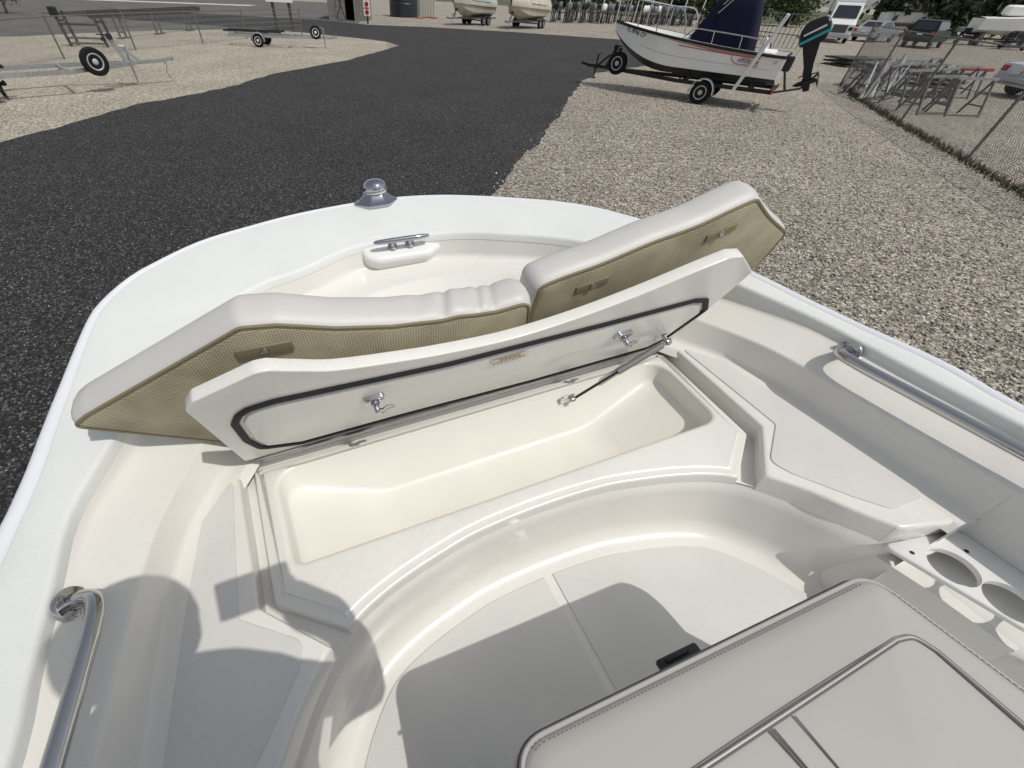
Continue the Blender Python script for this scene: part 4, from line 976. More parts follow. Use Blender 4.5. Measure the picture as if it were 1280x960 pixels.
mb = MB(); mb.box((0, -.092, .99), (.36, .02, .1)); mb.build('red_band', M_RED, bo_)
p = (gp(490, 20)+gp(520, 22))/2; tk = thing('storage_tank', 'round black storage tank beside the grey shed', 'tank', Matrix.Translation((float(p[0]), float(p[1]), 0)))
mb = MB(); mb.lathe([(1.45, 0), (1.5, .08), (1.5, 1.0), (1.53, 1.05), (1.5, 1.1), (1.5, 2.2), (1.35, 2.5), (.4, 2.8), (0, 2.85)], (0, 0, 0), n=40); mb.build('shell', mat('black_tank', (.02, .022, .028), .4, var=.2), tk, 30)
mb = MB(); mb.box((-.0, -1.53, 1.75), (.3, .02, .3), np.array([[.707, 0, .707], [0, 1, 0], [-.707, 0, .707]])); mb.build('placard', M_RED, tk)
mb = MB(); mb.tube([(-.55, -1.5, 0), (-.55, -1.5, 2.2)], .03, 6); mb.build('fill_pipe', M_DARK, tk)
p = gp(524, 21); ct = thing('storage_container', 'pale ribbed container behind the black tank', 'container', frame(p, (1, .15)))
mb = MB(); mb.box((.9, 2.5, 1.3), (1.8, 5, 2.6)); mb.build('shell', mat('pale_container', (.5, .48, .42), .6, var=.15), ct)
for k in range(6):
    mb = MB(); mb.box((.15+.3*k, -.03, 1.3), (.12, .05, 2.5)); mb.build('rib', mat('container_rib', (.42, .40, .36), .6), ct)
p = gp(534, 22); hs_ = MB(); P = [gp(520+k*3, 22+.6*math.sin(k), .06) for k in range(10)]; hs_.tube(P, .05, 6); tag(hs_.build('fuel_hose', M_RED), 'red hose lying on the gravel in front of the container', 'hose')

# ---------------------------------------------------------------- covered boats on trailers
def hull_loft(mb, L, b0, g0, g1, c0, k0, n=15, blunt=2.2, kr=.95, cr=.75):
    rows = []
    for i in range(n):
        s = i/(n-1); x = L*s; e = max(0, (s-.5)/.5); b = b0*(1-.97*e**blunt); g = g0+(g1-g0)*s**1.5
        zc = c0+.06*s+cr*max(0, (s-.55)/.45)**2; zk = k0+kr*max(0, (s-.6)/.4)**2.2; zc = max(zc, zk+.01)
        zc = min(zc, g-.08); zk = min(zk, zc-.005)
        rows.append(([x, b, g], [x, b*.90, zc], [x, 0, zk]))
    return rows
def covered_boat(label, p, h, L, hw, mats, group, top=2.3, tl='galvanised trailer under the covered boat'):
    t = thing('covered_boat', label, 'boat', frame(p, h)); R_ = hull_loft(None, L, hw, 1.55, 1.8, .85, .55)
    mb = MB(); rows = []
    for g_, c_, k_ in R_: rows.append([tuple(k_), tuple(c_), tuple(g_)])
    mb.grid(rows); mb.grid([[(q[0], -q[1], q[2]) for q in r] for r in rows]); r0 = rows[0]; mb.add(r0+[(q[0], -q[1], q[2]) for q in r0[::-1]], [tuple(range(6))]); mb.build('hull', mats[0], t, 40)
    mb = MB(); rows = []
    for g_, c_, k_ in R_:
        s = g_[0]/L; zt_ = top+.35*math.exp(-((s-.45)/.18)**2)-.45*s*s
        rows.append([(g_[0], y*(g_[1]+.04), z) for y, z in ((1, g_[2]-.28), (1.0, g_[2]+.02), (.72, g_[2]+(zt_-g_[2])*.55), (.25, zt_), (-.25, zt_), (-.72, g_[2]+(zt_-g_[2])*.55), (-1.0, g_[2]+.02), (-1, g_[2]-.28))])
    mb.grid(rows); mb.add(rows[0], [tuple(range(8))]); mb.build('cover', mats[1], t, 50)
    mb = MB(); mb.grid([[(x+.01, y*1.03, z) for x, y, z in r[4:7]] for r in rows[3:11]]); mb.grid([[(x+.01, y*1.03, z) for x, y, z in r[1:4]] for r in rows[3:11]]); mb.build('cover_panel', mats[2], t, 50)
    trailer('boat_trailer', tl, frame(p, h), L+.6, .3, hw*1.02, .33, .5, M_GALVD, M_DARK, jack=L+.2, winch=L-.2, bunk=(0, L*.6), axles=(L*.25, L*.25+.75), fender=False)
pA = gp(562, 32)[:2]; hA = nrm((-.62, -.78)); covered_boat('boat under a beige and teal fitted cover on a trailer', pA-hA*5.6, hA, 5.2, 1.1, (M_COVER, M_COVER, M_COVT), None, tl='twin axle trailer under the beige and teal covered boat')
pB = gp(633, 37)[:2]; hB = nrm((-.50, -.86)); covered_boat('larger boat under an all beige cover on a trailer', pB-hB*6.6, hB, 6.2, 1.25, (M_COVER, M_COVER, M_COVER), None, 2.5, tl='twin axle trailer under the larger beige covered boat')

# ---------------------------------------------------------------- whaling-type skiff on its trailer
bowp = np.array([5.4, 19.0]); S0 = np.array([9.88, 15.9]); hW = nrm(bowp-S0); LW = float(np.linalg.norm(bowp-S0))
wb = thing('skiff', 'white skiff with navy canvas console cover and black outboard on a dark trailer', 'boat', frame(S0, hW))
R_ = hull_loft(None, LW, .86, 1.36, 1.84, .80, .62, 21, 2.4, .95, .72)
rows = [[tuple(k_), tuple(c_), (c_[0], (c_[1]*.4+g_[1]*.6)*1.0, c_[2]*.35+g_[2]*.65), tuple(g_)] for g_, c_, k_ in R_]
mb = MB(); mb.grid(rows); mb.grid([[(x, -y, z) for x, y, z in r] for r in rows]); r0 = rows[0]; mb.add(r0+[(x, -y, z) for x, y, z in r0[::-1]], [tuple(range(8))]); mb.build('hull', M_HULL, wb, 40)
mb = MB(); mb.grid([[(x, y*1.004+.002, z) for x, y, z in (r[0], r[1], tuple(V3(r[1])*.97+V3(r[2])*.03))] for r in rows]); mb.build('bottom_paint', mat('dark_bottom_paint', (.03, .032, .036), .6), wb, 40)
inn = [[(g_[0], g_[1], g_[2]+.005), (g_[0], max(0, g_[1]-.14), g_[2]+.012), (g_[0], max(0, g_[1]-.17), g_[2]-.10), (g_[0], max(0, g_[1]-.22), g_[2]-.12-.3*(1-g_[0]/LW)), (g_[0], 0, g_[2]-.13-.3*(1-g_[0]/LW))] for g_, c_, k_ in R_[:-1]]
mb = MB(); mb.grid(inn); mb.grid([[(x, -y, z) for x, y, z in r] for r in inn]); mb.build('inner_deck', M_HULLW, wb, 50)
mb = MB(); mb.tube([(g_[0], g_[1]+.015, g_[2]-.02) for g_, _, _ in R_]+[(g_[0], -g_[1]-.015, g_[2]-.02) for g_, _, _ in R_[::-1]], .038, 8); mb.tube([(0, -.87, 1.34), (0, .87, 1.34)], .035, 8); mb.build('rub_rail', M_RUBBER, wb)
def side_at(x, f, out=.006):                                 # point on the port side, f from gunwale (0) to chine (1)
    xs = [r[3][0] for r in rows]; y = [np.interp(x, xs, [r[k][1] for r in rows]) for k in (1, 2, 3)]; z = [np.interp(x, xs, [r[k][2] for r in rows]) for k in (1, 2, 3)]
    ff = 1-f; t_ = ff/.65 if ff < .65 else 1+(ff-.65)/.35
    return np.array([x, np.interp(t_, [0, 1, 2], y)+out, np.interp(t_, [0, 1, 2], z)])
M_PINK = mat('faded_red_stripe', (.42, .24, .22), .5)
mb = MB(); xs = np.linspace(.62, 3.4, 30); mb.grid([[side_at(x, .10) for x in xs], [side_at(x, .10+.10*min(1, (3.4-x)/1.6)+.01) for x in xs]]); mb.build('side_stripe', M_PINK, wb)
mb = MB(); mb.grid([[side_at(x, .205+.0*x, .008) for x in xs[:26]], [side_at(x, .235, .008) for x in xs[:26]]]); mb.build('side_pinstripe', M_RED, wb)
mb = MB(); xs2 = np.linspace(.25, 4.3, 30); mb.grid([[side_at(x, .60, .008) for x in xs2], [side_at(x, .615, .008) for x in xs2]]); mb.build('moulding_line', mat('grey_line', (.45, .45, .44), .5), wb)
def on_side(txt, x, f, size, m_, name, sh_=.2, x2=.25):
    c = side_at(x, f, .012); e = side_at(x-x2, f, .012)-c; e /= np.linalg.norm(e); upv = side_at(x, f-.1, .012)-side_at(x, f+.1, .012); upv -= (upv@e)*e; upv /= np.linalg.norm(upv); nz_ = np.cross(e, upv)
    M = Matrix(((e[0], upv[0], nz_[0], c[0]), (e[1], upv[1], nz_[1], c[1]), (e[2], upv[2], nz_[2], c[2]), (0, 0, 0, 1))); return text_mesh(txt, size, name, m_, wb, M, .001, sh_)
on_side('WHALER', .92, .40, .15, mat('logo_dark_red', (.16, .015, .02), .4), 'side_logo'); on_side('BOSTON', .98, .30, .06, M_DARK, 'side_logo_small')
mb = MB(); xs3 = np.linspace(1.36, .64, 10); mb.tube([side_at(1.40, .25, .012), side_at(1.36, .42, .012), side_at(1.26, .52, .012)]+[side_at(x, .535, .012) for x in np.linspace(1.2, .62, 6)], .008, 5); mb.build('logo_outline', M_RED, wb)
on_side('FL 8946 CP', 4.55, .22, .17, M_DARK, 'registration_number', .1, .1); on_side('17', .22, .3, .10, M_DARK, 'stern_mark')
# console under a navy canvas
cz = 1.0
lv = [(.9, 3.0, .62, cz), (1.0, 2.92, .62, 1.45), (1.1, 2.72, .58, 1.85), (1.22, 2.5, .52, 2.30), (1.32, 2.38, .48, 2.58), (1.5, 2.2, .36, 2.68)]
mb = MB(); rws = []
for x0, x1, y, z in lv: rws.append([(p[0], p[1], z+.02*math.sin(9*p[0]+7*p[1])) for p in rpoly([(x0, -y), (x1, -y*.9), (x1, y*.9), (x0, y)], .18, 5)])
mb.grid(rws, closed=True); mb.fill([[(p[0], p[1]) for p in rws[-1]]], 2.68); mb.build('console_cover', M_NAVY, wb, 60)
mb = MB(); mb.box((.55, 0, 1.28), (.40, 1.0, .30), bev=.04); st_ = mb.build('stern_seat', M_HULLW, wb)
mb = MB(); mb.box((.72, 0, 1.55), (.12, .95, .36), bev=.05); mb.build('backrest', M_HULLW, st_)
for s in (1, -1):                                            # side grab rails and bow rail
    gz = lambda x: float(np.interp(x, [r[3][0] for r in rows], [r[3][2] for r in rows])); gy = lambda x: float(np.interp(x, [r[3][0] for r in rows], [r[3][1] for r in rows]))-.07
    mb = MB(); mb.tube(crom([(3.0, s*gy(3.0), gz(3)), (2.7, s*gy(2.7), gz(2.7)+.26), (2.3, s*gy(2.3), gz(2.3)+.3), (1.0, s*gy(1), gz(1)+.3), (.72, s*gy(.7), gz(.7)+.22), (.6, s*gy(.6), gz(.6))], 5), .018, 6); gr = mb.build('side_rail', M_STEEL, wb)
    for x in (2.1, 1.3):
        mb = MB(); mb.tube([(x, s*gy(x), gz(x)), (x+.04, s*gy(x), gz(x)+.3)], .015, 6); mb.build('rail_post', M_STEEL, gr)
    bx_ = [5.2, 4.6, 3.9, 3.2]
    mb = MB(); mb.tube(crom([(5.38, 0, gz(5.4)+.60)]+[(x, s*(gy(x)+.06), gz(x)+.62) for x in bx_]+[(2.9, s*gy(2.9), gz(2.9))], 5), .016, 6); br = mb.build('bow_rail', M_STEEL, wb)
    for x in bx_[:3]:
        mb = MB(); mb.tube([(x-.03, s*gy(x-.03), gz(x)), (x, s*(gy(x)+.06), gz(x)+.62)], .016, 6); mb.build('rail_post', M_STEEL, br)
for (a, b) in (((2.9, .4, 1.5), (1.75, .55, 2.75)), ((3.0, .35, 1.45), (1.9, .5, 2.75))):
    mb = MB(); mb.tube([a, b], .016, 6); mb.build('canopy_pole', M_STEEL, wb)
# outboard, tilted a little
def outboard(parent, o, tilt, sc, cowl, stripes=True, leg=M_BLACKG):
    ca, sa = math.cos(tilt), math.sin(tilt)
    def T(p): x, y, z = [c*sc for c in p]; return (o[0]+x*ca-z*sa, o[1]+y, o[2]+x*sa+z*ca)
    def mp(mb): mb.v = [T(p) for p in mb.v]; return mb
    mb = MB(); rws = []
    for z, x0, x1, y in ((0, -.34, .18, .14), (.05, -.42, .22, .19), (.25, -.50, .24, .21), (.42, -.50, .20, .20), (.55, -.44, .12, .17), (.62, -.34, .0, .11)): rws.append([(p[0], p[1], z) for p in rpoly([(x0, -y*.8), (x1, -y), (x1, y), (x0, y*.8)], .09, 4)])
    mb.grid(rws, closed=True); mb.fill([[(p[0], p[1]) for p in rws[-1]]], .62); c = mp(mb).build('cowl', cowl, parent, 50)
    mb = MB(); mb.prism([(-.30, 0), (.12, 0), (.02, -.55), (.02, -.80), (-.20, -.80), (-.22, -.50)], (0, -.07, 0), (1, 0, 0), (0, 0, 1), (0, 1, 0), .14); mp(mb).build('midsection', leg, parent)
    mb = MB(); mb.box((-.14, 0, -.80), (.5, .26, .03)); mb.lathe([(.02, -.34), (.07, -.22), (.08, .1), (.05, .26)], (-.1, 0, -1.0), (-1, 0, 0), 12); mb.prism([(-.02, -.78), (-.22, -.78), (-.2, -1.25), (-.06, -1.25), (.06, -1.0)], (0, -.03, 0), (1, 0, 0), (0, 0, 1), (0, 1, 0), .06); lu = mp(mb).build('lower_unit', leg, parent)
    mb = MB()
    for k in range(3):
        a = 2*math.pi*k/3; u = V3((0, math.cos(a), math.sin(a))); w = V3((0, -math.sin(a), math.cos(a))); b = V3((-.40, 0, -1.0)); mb.add([b+u*.03-w*.02, b+u*.16-w*.08+V3((.04, 0, 0)), b+u*.18+w*.05, b+u*.03+w*.03, b+u*.03-w*.02+V3((.02, 0, 0)), b+u*.16-w*.08+V3((.06, 0, 0)), b+u*.18+w*.05+V3((.02, 0, 0)), b+u*.03+w*.03+V3((.02, 0, 0))], [(0, 1, 2, 3), (7, 6, 5, 4), (0, 4, 5, 1), (1, 5, 6, 2), (2, 6, 7, 3)])
    mp(mb).build('propeller', M_DARK, lu)
    if stripes:
        for s in (1, -1):
            mb = MB(); mb.add([(-.48, s*.19, .20), (.2, s*.222, .06), (.2, s*.222, .13), (-.48, s*.20, .28)], [(0, 1, 2, 3)]); mp(mb).build('teal_stripe', M_TEAL, c)
            mb = MB(); mb.add([(-.40, s*.201, .36), (.12, s*.218, .26), (.12, s*.218, .30), (-.40, s*.201, .41)], [(0, 1, 2, 3)]); mp(mb).build('silver_mark', M_ALU, c)
        mb = MB(); mb.box((-.495, 0, .30), (.03, .30, .22), bev=.01); mp(mb).build('teal_panel', M_TEAL, c)
        mb = MB(); mb.box((-.505, 0, .28), (.03, .22, .05)); mp(mb).build('white_bar', M_ALU, c)
    return c
outboard(wb, (-.34, 0, 1.60), R(-22), .93, M_BLACKG)
mb = MB(); mb.box((-.10, 0, 1.15), (.2, .36, .35), bev=.03); mb.tube([(-.1, .18, 1.0), (-.35, .3, .55)], .03, 6); mb.build('engine_bracket', M_DARK, wb)
wt = trailer('boat_trailer', 'dark trailer with yellow number plate under the white skiff', frame(S0, hW), LW+.75, .05, .93, .31, .50, M_DARK, M_DARK, spare=((LW-.45, .2, .72), .33, (.1, 1, 0)), jack=LW+.35, jz=.2, winch=LW+.0, bunk=(.2, 3.0), plate=True, axles=(1.85,), zt=.56)
for s, dx in ((1, 1.05), (-1, -.2)):
    mb = MB(); a = V3((.95 if s > 0 else .1, s*1.0, .5)); b = a+V3((-.55, s*.25, 1.75)); mb.tube([a, b], .05 if s > 0 else .045, 8); mb.tube([a-V3((0, s*.35, 0)), a], .03, 6); gpo = mb.build('guide_post', M_ALU, wt)
mb = MB(); mb.tube([(-.05, .2, .45), (-.7, .1, .62), (-.95, -.05, 1.0)], .03, 6); mb.build('motor_support', M_DARK, wt)

# ---------------------------------------------------------------- outboards stored in rows
protos = []
for k, (cm, lab) in enumerate(((M_GREYC, 'grey'), (M_BLACKG, 'black'), (M_HULL, 'white'))):
    t = thing('outboard_motor', f'{lab} outboard motor stored on a stand in the far rows', 'outboard motor', None, f'{lab} outboard motors on stands')
    outboard(t, (0, 0, 1.15), R(2), .95, cm, False, M_DARK)
    for s in (-1, 1):
        mb = MB(); mb.bar((.12, s*.25, 0), (.12, s*.2, 1.1), .06, .06, (1, 0, 0)); mb.bar((-.4, s*.25, .05), (.45, s*.25, .05), .05, .05); mb.bar((-.3, s*.25, .06), (.12, s*.21, .8), .04, .04); mb.build('stand_leg', M_GALVD, t)
    mb = MB(); mb.bar((.12, -.22, 1.05), (.12, .22, 1.05), .06, .2); mb.build('stand_board', M_WOOD, t)
    protos.append(t)
used = [False]*3
ra, rb2 = gp(692, 28)[:2], gp(880, 34)[:2]
spots = []
for row in range(3):
    n_ = 17
    for k in range(n_):
        f_ = (k+.5*(row % 2))/n_; c = ra+(rb2-ra)*f_+np.array([.25, 1.])*row*2.6; spots.append((c, row))
for i, (c, row) in enumerate(spots):
    k = int(rng.choice([0, 0, 0, 1, 1, 1, 2])); o = protos[k] if not used[k] else copy_tree(protos[k]); used[k] = True
    o.matrix_world = Matrix.Translation((float(c[0]+rng.normal(0, .2)), float(c[1]+rng.normal(0, .3)), 0)) @ Matrix.Rotation(rng.uniform(-.9, .9)-1.9, 4, 'Z')
for i in range(9):
    c = ra+(rb2-ra)*((i+.5)/9)+np.array([.3, 1])*rng.uniform(1, 6); mb = MB(); mb.tube([(0, 0, 0), (.3*rng.uniform(-1, 1), .1, rng.uniform(2., 2.8))], .06, 6); mb.box((0, 0, .03), (.3, .3, .06)); o = mb.build('guide_pole', M_ALU); o.location = (float(c[0]), float(c[1]), 0); tag(o, 'white guide pole standing among the stored outboard motors', 'pole', 'white poles among the outboards')

# ---------------------------------------------------------------- rack of upright bars behind the skiff's stern
p = gp(945, 54); q = gp(1000, 62); hR = nrm(q-p); t = thing('bar_rack', 'dark metal rack of upright bars behind the skiff stern', 'rack', frame(p, hR))
Lb = float(np.linalg.norm((q-p)[:2])); Lb = max(3., Lb)
for z in (.75, 1.9):
    mb = MB(); mb.tube([(-.2, 0, z), (Lb+.2, 0, z)], .035, 6); mb.build('rail', M_GALVD, t)
for k in range(11):
    mb = MB(); mb.tube([(Lb*k/10, .04, 0), (Lb*k/10+.05, .04, 2.0)], .028, 6); mb.build('bar', M_GALVD, t)

# ---------------------------------------------------------------- vehicles
def car(name, label, p, h, L, W, H, paint, belt, prof, win, rear_glass, lights=True, wr=.32):
    t = thing(name, label, 'car', frame(p, h) @ Matrix.Scale(1.12, 4)); n_ = len(prof)
    def yy(z, s): return s*W/2*(1-.22*max(0, (z-belt)/(H-belt))-.06*max(0, (.5-z)/.5))
    mb = MB(); mb.add([(x, yy(z, s), z) for s in (1, -1) for x, z in prof], [tuple(range(n_)), tuple(range(2*n_-1, n_-1, -1))]+[(i, n_+i, n_+(i+1) % n_, (i+1) % n_) for i in range(n_)]); body = mb.build('body', paint, t, 25)
    for s in (1, -1):
        for poly in win:
            mb = MB(); mb.add([(x, yy(z, s)+s*.006, z) for x, z in poly], [tuple(range(len(poly)))]); mb.build('side_window', M_GLASS, body)
    for nm, (x0, z0, x1, z1, w0, w1, out) in (('rear_window', rear_glass[0]), ('windscreen', rear_glass[1])):
        mb = MB(); mb.add([(x0+out, -w0, z0), (x0+out, w0, z0), (x1+out, w1, z1), (x1+out, -w1, z1)], [(0, 1, 2, 3)]); mb.build(nm, M_GLASS, body)
    for x in (L*.19, L*.80):
        for s in (1, -1): wheel(t, (x, s*(W/2-.10), wr), wr, .22, (0, s, 0), M_RIM)
    mb = MB(); mb.box((.0, 0, .50), (.16, W*.92, .20), bev=.05); mb.build('rear_bumper', paint, t)
    mb = MB(); mb.box((L-.0, 0, .48), (.16, W*.92, .20), bev=.05); mb.build('front_bumper', paint, t)
    for s in (1, -1):
        mb = MB(); mb.box((.03, s*W*.40, belt-.14), (.1, W*.15, .18), bev=.02); mb.build('tail_light', M_RED, t)
        mb = MB(); mb.box((L-.05, s*W*.36, belt-.22), (.1, W*.18, .13), bev=.02); mb.build('headlight', M_ALU, t)
        mb = MB(); mb.box((L*.66, s*(W/2+.06), belt+.06), (.1, .16, .12), bev=.02); mb.build('mirror', paint, t)
    mb = MB(); mb.box((-.03, 0, belt-.2), (.02, .36, .13)); mb.build('number_plate', M_ALU, t)
    return t
sedan = dict(L=4.6, W=1.78, H=1.42, belt=.92, prof=[(.05, .32), (0, .6), (.06, .92), (.75, .98), (1.25, 1.36), (1.7, 1.42), (2.6, 1.40), (3.3, .98), (4.45, .82), (4.6, .6), (4.55, .32)],
    win=[[(1.12, .98), (1.45, 1.32), (2.05, 1.36), (2.05, .98)], [(2.12, .98), (2.12, 1.36), (2.6, 1.34), (3.1, .98)]], rear_glass=[(.80, 1.0, 1.22, 1.33, .68, .58, -.03), (3.25, 1.0, 2.65, 1.38, .70, .60, .03)])
suv = dict(L=4.6, W=1.82, H=1.72, belt=1.08, prof=[(.06, .40), (0, .7), (.05, 1.08), (.28, 1.66), (.6, 1.72), (2.7, 1.70), (3.4, 1.10), (4.45, .98), (4.6, .7), (4.55, .40)],
    win=[[(.35, 1.12), (.48, 1.58), (1.2, 1.60), (1.2, 1.12)], [(1.28, 1.12), (1.28, 1.60), (2.1, 1.60), (2.1, 1.12)], [(2.18, 1.12), (2.18, 1.60), (2.68, 1.58), (3.15, 1.12)]], rear_glass=[(.07, 1.12, .25, 1.60, .72, .62, -.015), (3.38, 1.14, 2.78, 1.64, .72, .62, .03)])
ps = gp(1072, 52); hc_ = nrm((.70, .71))
car('parked_car', 'silver saloon car parked with its boot to the yard fence', ps[:2], nrm((.86, .5)), paint=M_SILV, **sedan)
pv = gp(1142, 60); car('parked_car', 'dark green estate car parked beside the silver saloon', pv[:2]-np.array([.5, .3]), nrm((.80, .60)), paint=M_SUV, wr=.35, **suv)
pw = gp(1247, 120); car('parked_car', 'pale silver car alone on the gravel beyond the tall fence', pw[:2], nrm((.97, -.22)), paint=M_PALE, **sedan)
# white truck, nose to the yard
pt = gp(1040, 54); hT = -nrm((.50, .86)); t = thing('delivery_truck', 'white truck with dark grille facing the yard', 'truck', frame(pt[:2]+nrm((.5, .86))*.2, hT))
mb = MB(); pr = [(-.1, .6), (-.1, 1.30), (-1.3, 1.62), (-1.9, 2.65), (-3.4, 2.75), (-3.4, .6)]; mb.prism(pr, (0, -1.05, 0), (1, 0, 0), (0, 0, 1), (0, 1, 0), 2.1); mb.build('cab', M_WHITE, t, 25)
mb = MB(); mb.box((-6., 0, 1.9), (5., 2.3, 2.3), bev=.05); mb.build('cargo_body', M_WHITE, t)
mb = MB(); mb.add([(-1.29, -.92, 1.70), (-1.29, .92, 1.70), (-1.80, .85, 2.55), (-1.80, -.85, 2.55)], [(0, 1, 2, 3)]); mb.build('windscreen', M_GLASS, t)
mb = MB(); mb.box((-.09, 0, 1.0), (.06, 1.1, .55), bev=.02); gl = mb.build('grille', mat('truck_grille', (.12, .12, .12), .4), t)
for k in range(4):
    mb = MB(); mb.box((-.05, 0, .80+.13*k), (.03, 1.04, .03)); mb.build('grille_bar', M_DARK, gl)
mb = MB(); mb.box((-.02, 0, .52), (.25, 2.1, .3), bev=.04); mb.build('bumper', M_SILV, t)
for s in (1, -1):
    mb = MB(); mb.box((-.07, s*.82, 1.02), (.08, .32, .26), bev=.02); mb.build('headlight', M_GLASS, t)
    mb = MB(); mb.box((-1.7, s*1.25, 1.9), (.1, .2, .45), bev=.03); mb.build('mirror', M_DARK, t)
    for x in (-.85, -6.5): wheel(t, (x, s*.9, .42), .42, .26, (0, s, 0), M_RIMW)
    mb = MB(); mb.add([(-1.55, s*1.056, 1.75), (-2.0, s*1.056, 2.5), (-2.9, s*1.056, 2.5), (-2.9, s*1.056, 1.75)], [(0, 1, 2, 3)]); mb.build('side_window', M_GLASS, t)
# dark flat trailers and boats further off to the right
for i, (x, y, lab) in enumerate(((1205, 56, 'dark flat trailer parked next to the green estate car'), (1262, 62, 'dark flat trailer loaded with black gear past the first flat one'))):
    p = gp(x, y); tt = trailer('flat_trailer', lab, frame(p, (.9, .3)), 3.4, 2.0, .9, .33, .55, M_DARK, M_DARK, jack=3.0)
    for k in range(7):
        mb = MB(); mb.box((rng.uniform(-1.6, 1.2), rng.uniform(-.5, .5), .95+rng.uniform(0, .25)), (rng.uniform(.4, .9), rng.uniform(.3, .6), rng.uniform(.25, .5)), bev=.04); mb.build('load', M_DARK if k % 3 else M_GREYC, tt)
def dry_boat(label, p, h, L, hw):
    t = thing('stored_boat', label, 'boat', frame(p, h)); R2 = hull_loft(None, L, hw, 2.1, 2.5, 1.25, .9); mb = MB(); rw = [[tuple(k_), tuple(c_), tuple(g_), (g_[0], max(0, g_[1]-.2), g_[2]+.05), (g_[0], 0, g_[2]+.12)] for g_, c_, k_ in R2]
    mb.grid(rw); mb.grid([[(x, -y, z) for x, y, z in r] for r in rw]); r0 = rw[0]; mb.add(r0[:3]+[(x, -y, z) for x, y, z in r0[2::-1]], [tuple(range(6))]); mb.build('hull', M_HULL, t, 40)
    mb = MB(); mb.box((L*.4, 0, 2.75), (L*.3, hw, .8), bev=.15); mb.build('cabin', M_HULLW, t)
    for x in (L*.15, L*.55):
        mb = MB(); mb.box((x, 0, .5), (.35, 1.2, 1.0)); mb.build('block', M_WOOD, t)
for lab, px_2, d_, h_ in (('white stored boat on blocks beyond the white truck', 1092, 90, (.9, -.3)), ('white stored boat on blocks beyond the green estate car', 1212, 78, (.95, -.3)), ('white stored boat on blocks beyond the dark flat trailers', 1275, 82, (.95, -.3))):
    g_ = gp(px_2, 40); c = g_[:2]/np.linalg.norm(g_[:2])*d_; dry_boat(lab, c, h_, 6.5, 1.2)

# ---------------------------------------------------------------- scrap along the tall fence
def sawhorse(label, px_, ang, sc=1.):
    p = gp(*px_); t = thing('steel_stand', label, 'stand', frame(p, (math.cos(ang), math.sin(ang))), 'steel stands by the tall fence')
    for x in (0, 1.2*sc):
        mb = MB(); mb.bar((x, -.35, 0), (x, 0, .95*sc), .05, .05, (1, 0, 0)); mb.build('leg', M_GALVD, t)
        mb = MB(); mb.bar((x, .35, 0), (x, .01, .95*sc), .05, .05, (1, 0, 0)); mb.build('leg', M_GALVD, t)
        mb = MB(); mb.bar((x, -.25, .28), (x, .25, .28), .04, .04); mb.build('brace', M_GALVD, t)
    mb = MB(); mb.bar((-.1, 0, .97*sc), (1.3*sc, 0, .97*sc), .06, .07); mb.build('top_bar', M_GALV, t)
    mb = MB(); mb.bar((.02, -.34, .05), (1.18*sc, -.34, .05), .04, .04); mb.build('foot_bar', M_GALVD, t)
for px_, an in (((1132, 141), .25), ((1168, 143), .1), ((1150, 128), .5), ((1110, 131), .4), ((1090, 124), .7), ((1072, 117), .3), ((1128, 118), .2), ((1142, 108), .6), ((1170, 122), .3), ((1100, 112), .15), ((1062, 108), .5)): sawhorse('galvanised trestle stand lying among scrap behind the tall fence', px_, an)
for i in range(12):
    f_ = i/11; p = gp(1070+36*f_, 128-4*f_); mb = MB(); mb.bar((0, 0, .10), (.9+.25*rng.uniform(-1, 1), 1.1, 1.05+.2*rng.uniform(-1, 1)), .05, .07); o = mb.build('steel_bar', M_GALV if i % 3 else M_GALVD); o.location = tuple(map(float, p)); tag(o, 'bare steel bar leaning in the scrap behind the tall fence', 'bar', 'steel bars leaning together')
for i in range(6):
    p = gp(1046+5*i, 119-1*i); mb = MB(); mb.bar((0, 0, .06), (.8+.2*rng.uniform(-1, 1), .8, .7), .05, .06); o = mb.build('steel_bar', M_DARK if i % 2 else M_GALVD); o.location = tuple(map(float, p)); tag(o, 'dark short steel bar leaning near the skiff motor', 'bar', 'short bars near the motor')
for k, (x, y, w, d, hz, m_, lab) in enumerate(((1052, 84, 3.2, 1.6, .55, M_WOODD, 'dark weathered pallet stack beyond the skiff motor'), (1088, 92, 4.2, 1.3, .5, M_WOOD, 'grey weathered board pile beyond the steel bars'), (1160, 110, 2.0, 1.4, .7, M_WOOD, 'grey plank platform beside the red topped trestle'), (1130, 122, 2.4, 1.2, .3, M_WOODD, 'low dark plank pile under the trestles'))):
    p = gp(x, y); t = thing('board_pile', lab, 'boards', frame(p, (1, .25)))
    nn = int(d/.24)
    for lyr in range(max(1, int(hz/.16))):
        for j in range(nn):
            mb = MB(); mb.box((w/2+rng.uniform(-.1, .1), j*.25, .06+.16*lyr), (w+rng.uniform(-.3, .1), .22, .045), np.array([[1, -.02, 0], [.02, 1, 0], [0, 0, 1]])); mb.build('plank', m_, t)
        for x_ in (.2, w-.2):
            mb = MB(); mb.box((x_, d/2-.1, .12+.16*lyr-.105), (.1, d, .06)); mb.build('bearer', M_WOODD, t)
p = gp(1182, 118); t = thing('steel_stand', 'trestle stand with a red padded top behind the tall fence', 'stand', frame(p, (1, .1)))
for x in (0, 1.0):
    for s in (-1, 1):
        mb = MB(); mb.bar((x, s*.3, 0), (x, 0, .8), .05, .05, (1, 0, 0)); mb.build('leg', M_GALVD, t)
mb = MB(); mb.box((.5, 0, .84), (1.5, .2, .1), bev=.02); mb.build('red_top', M_REDT, t)
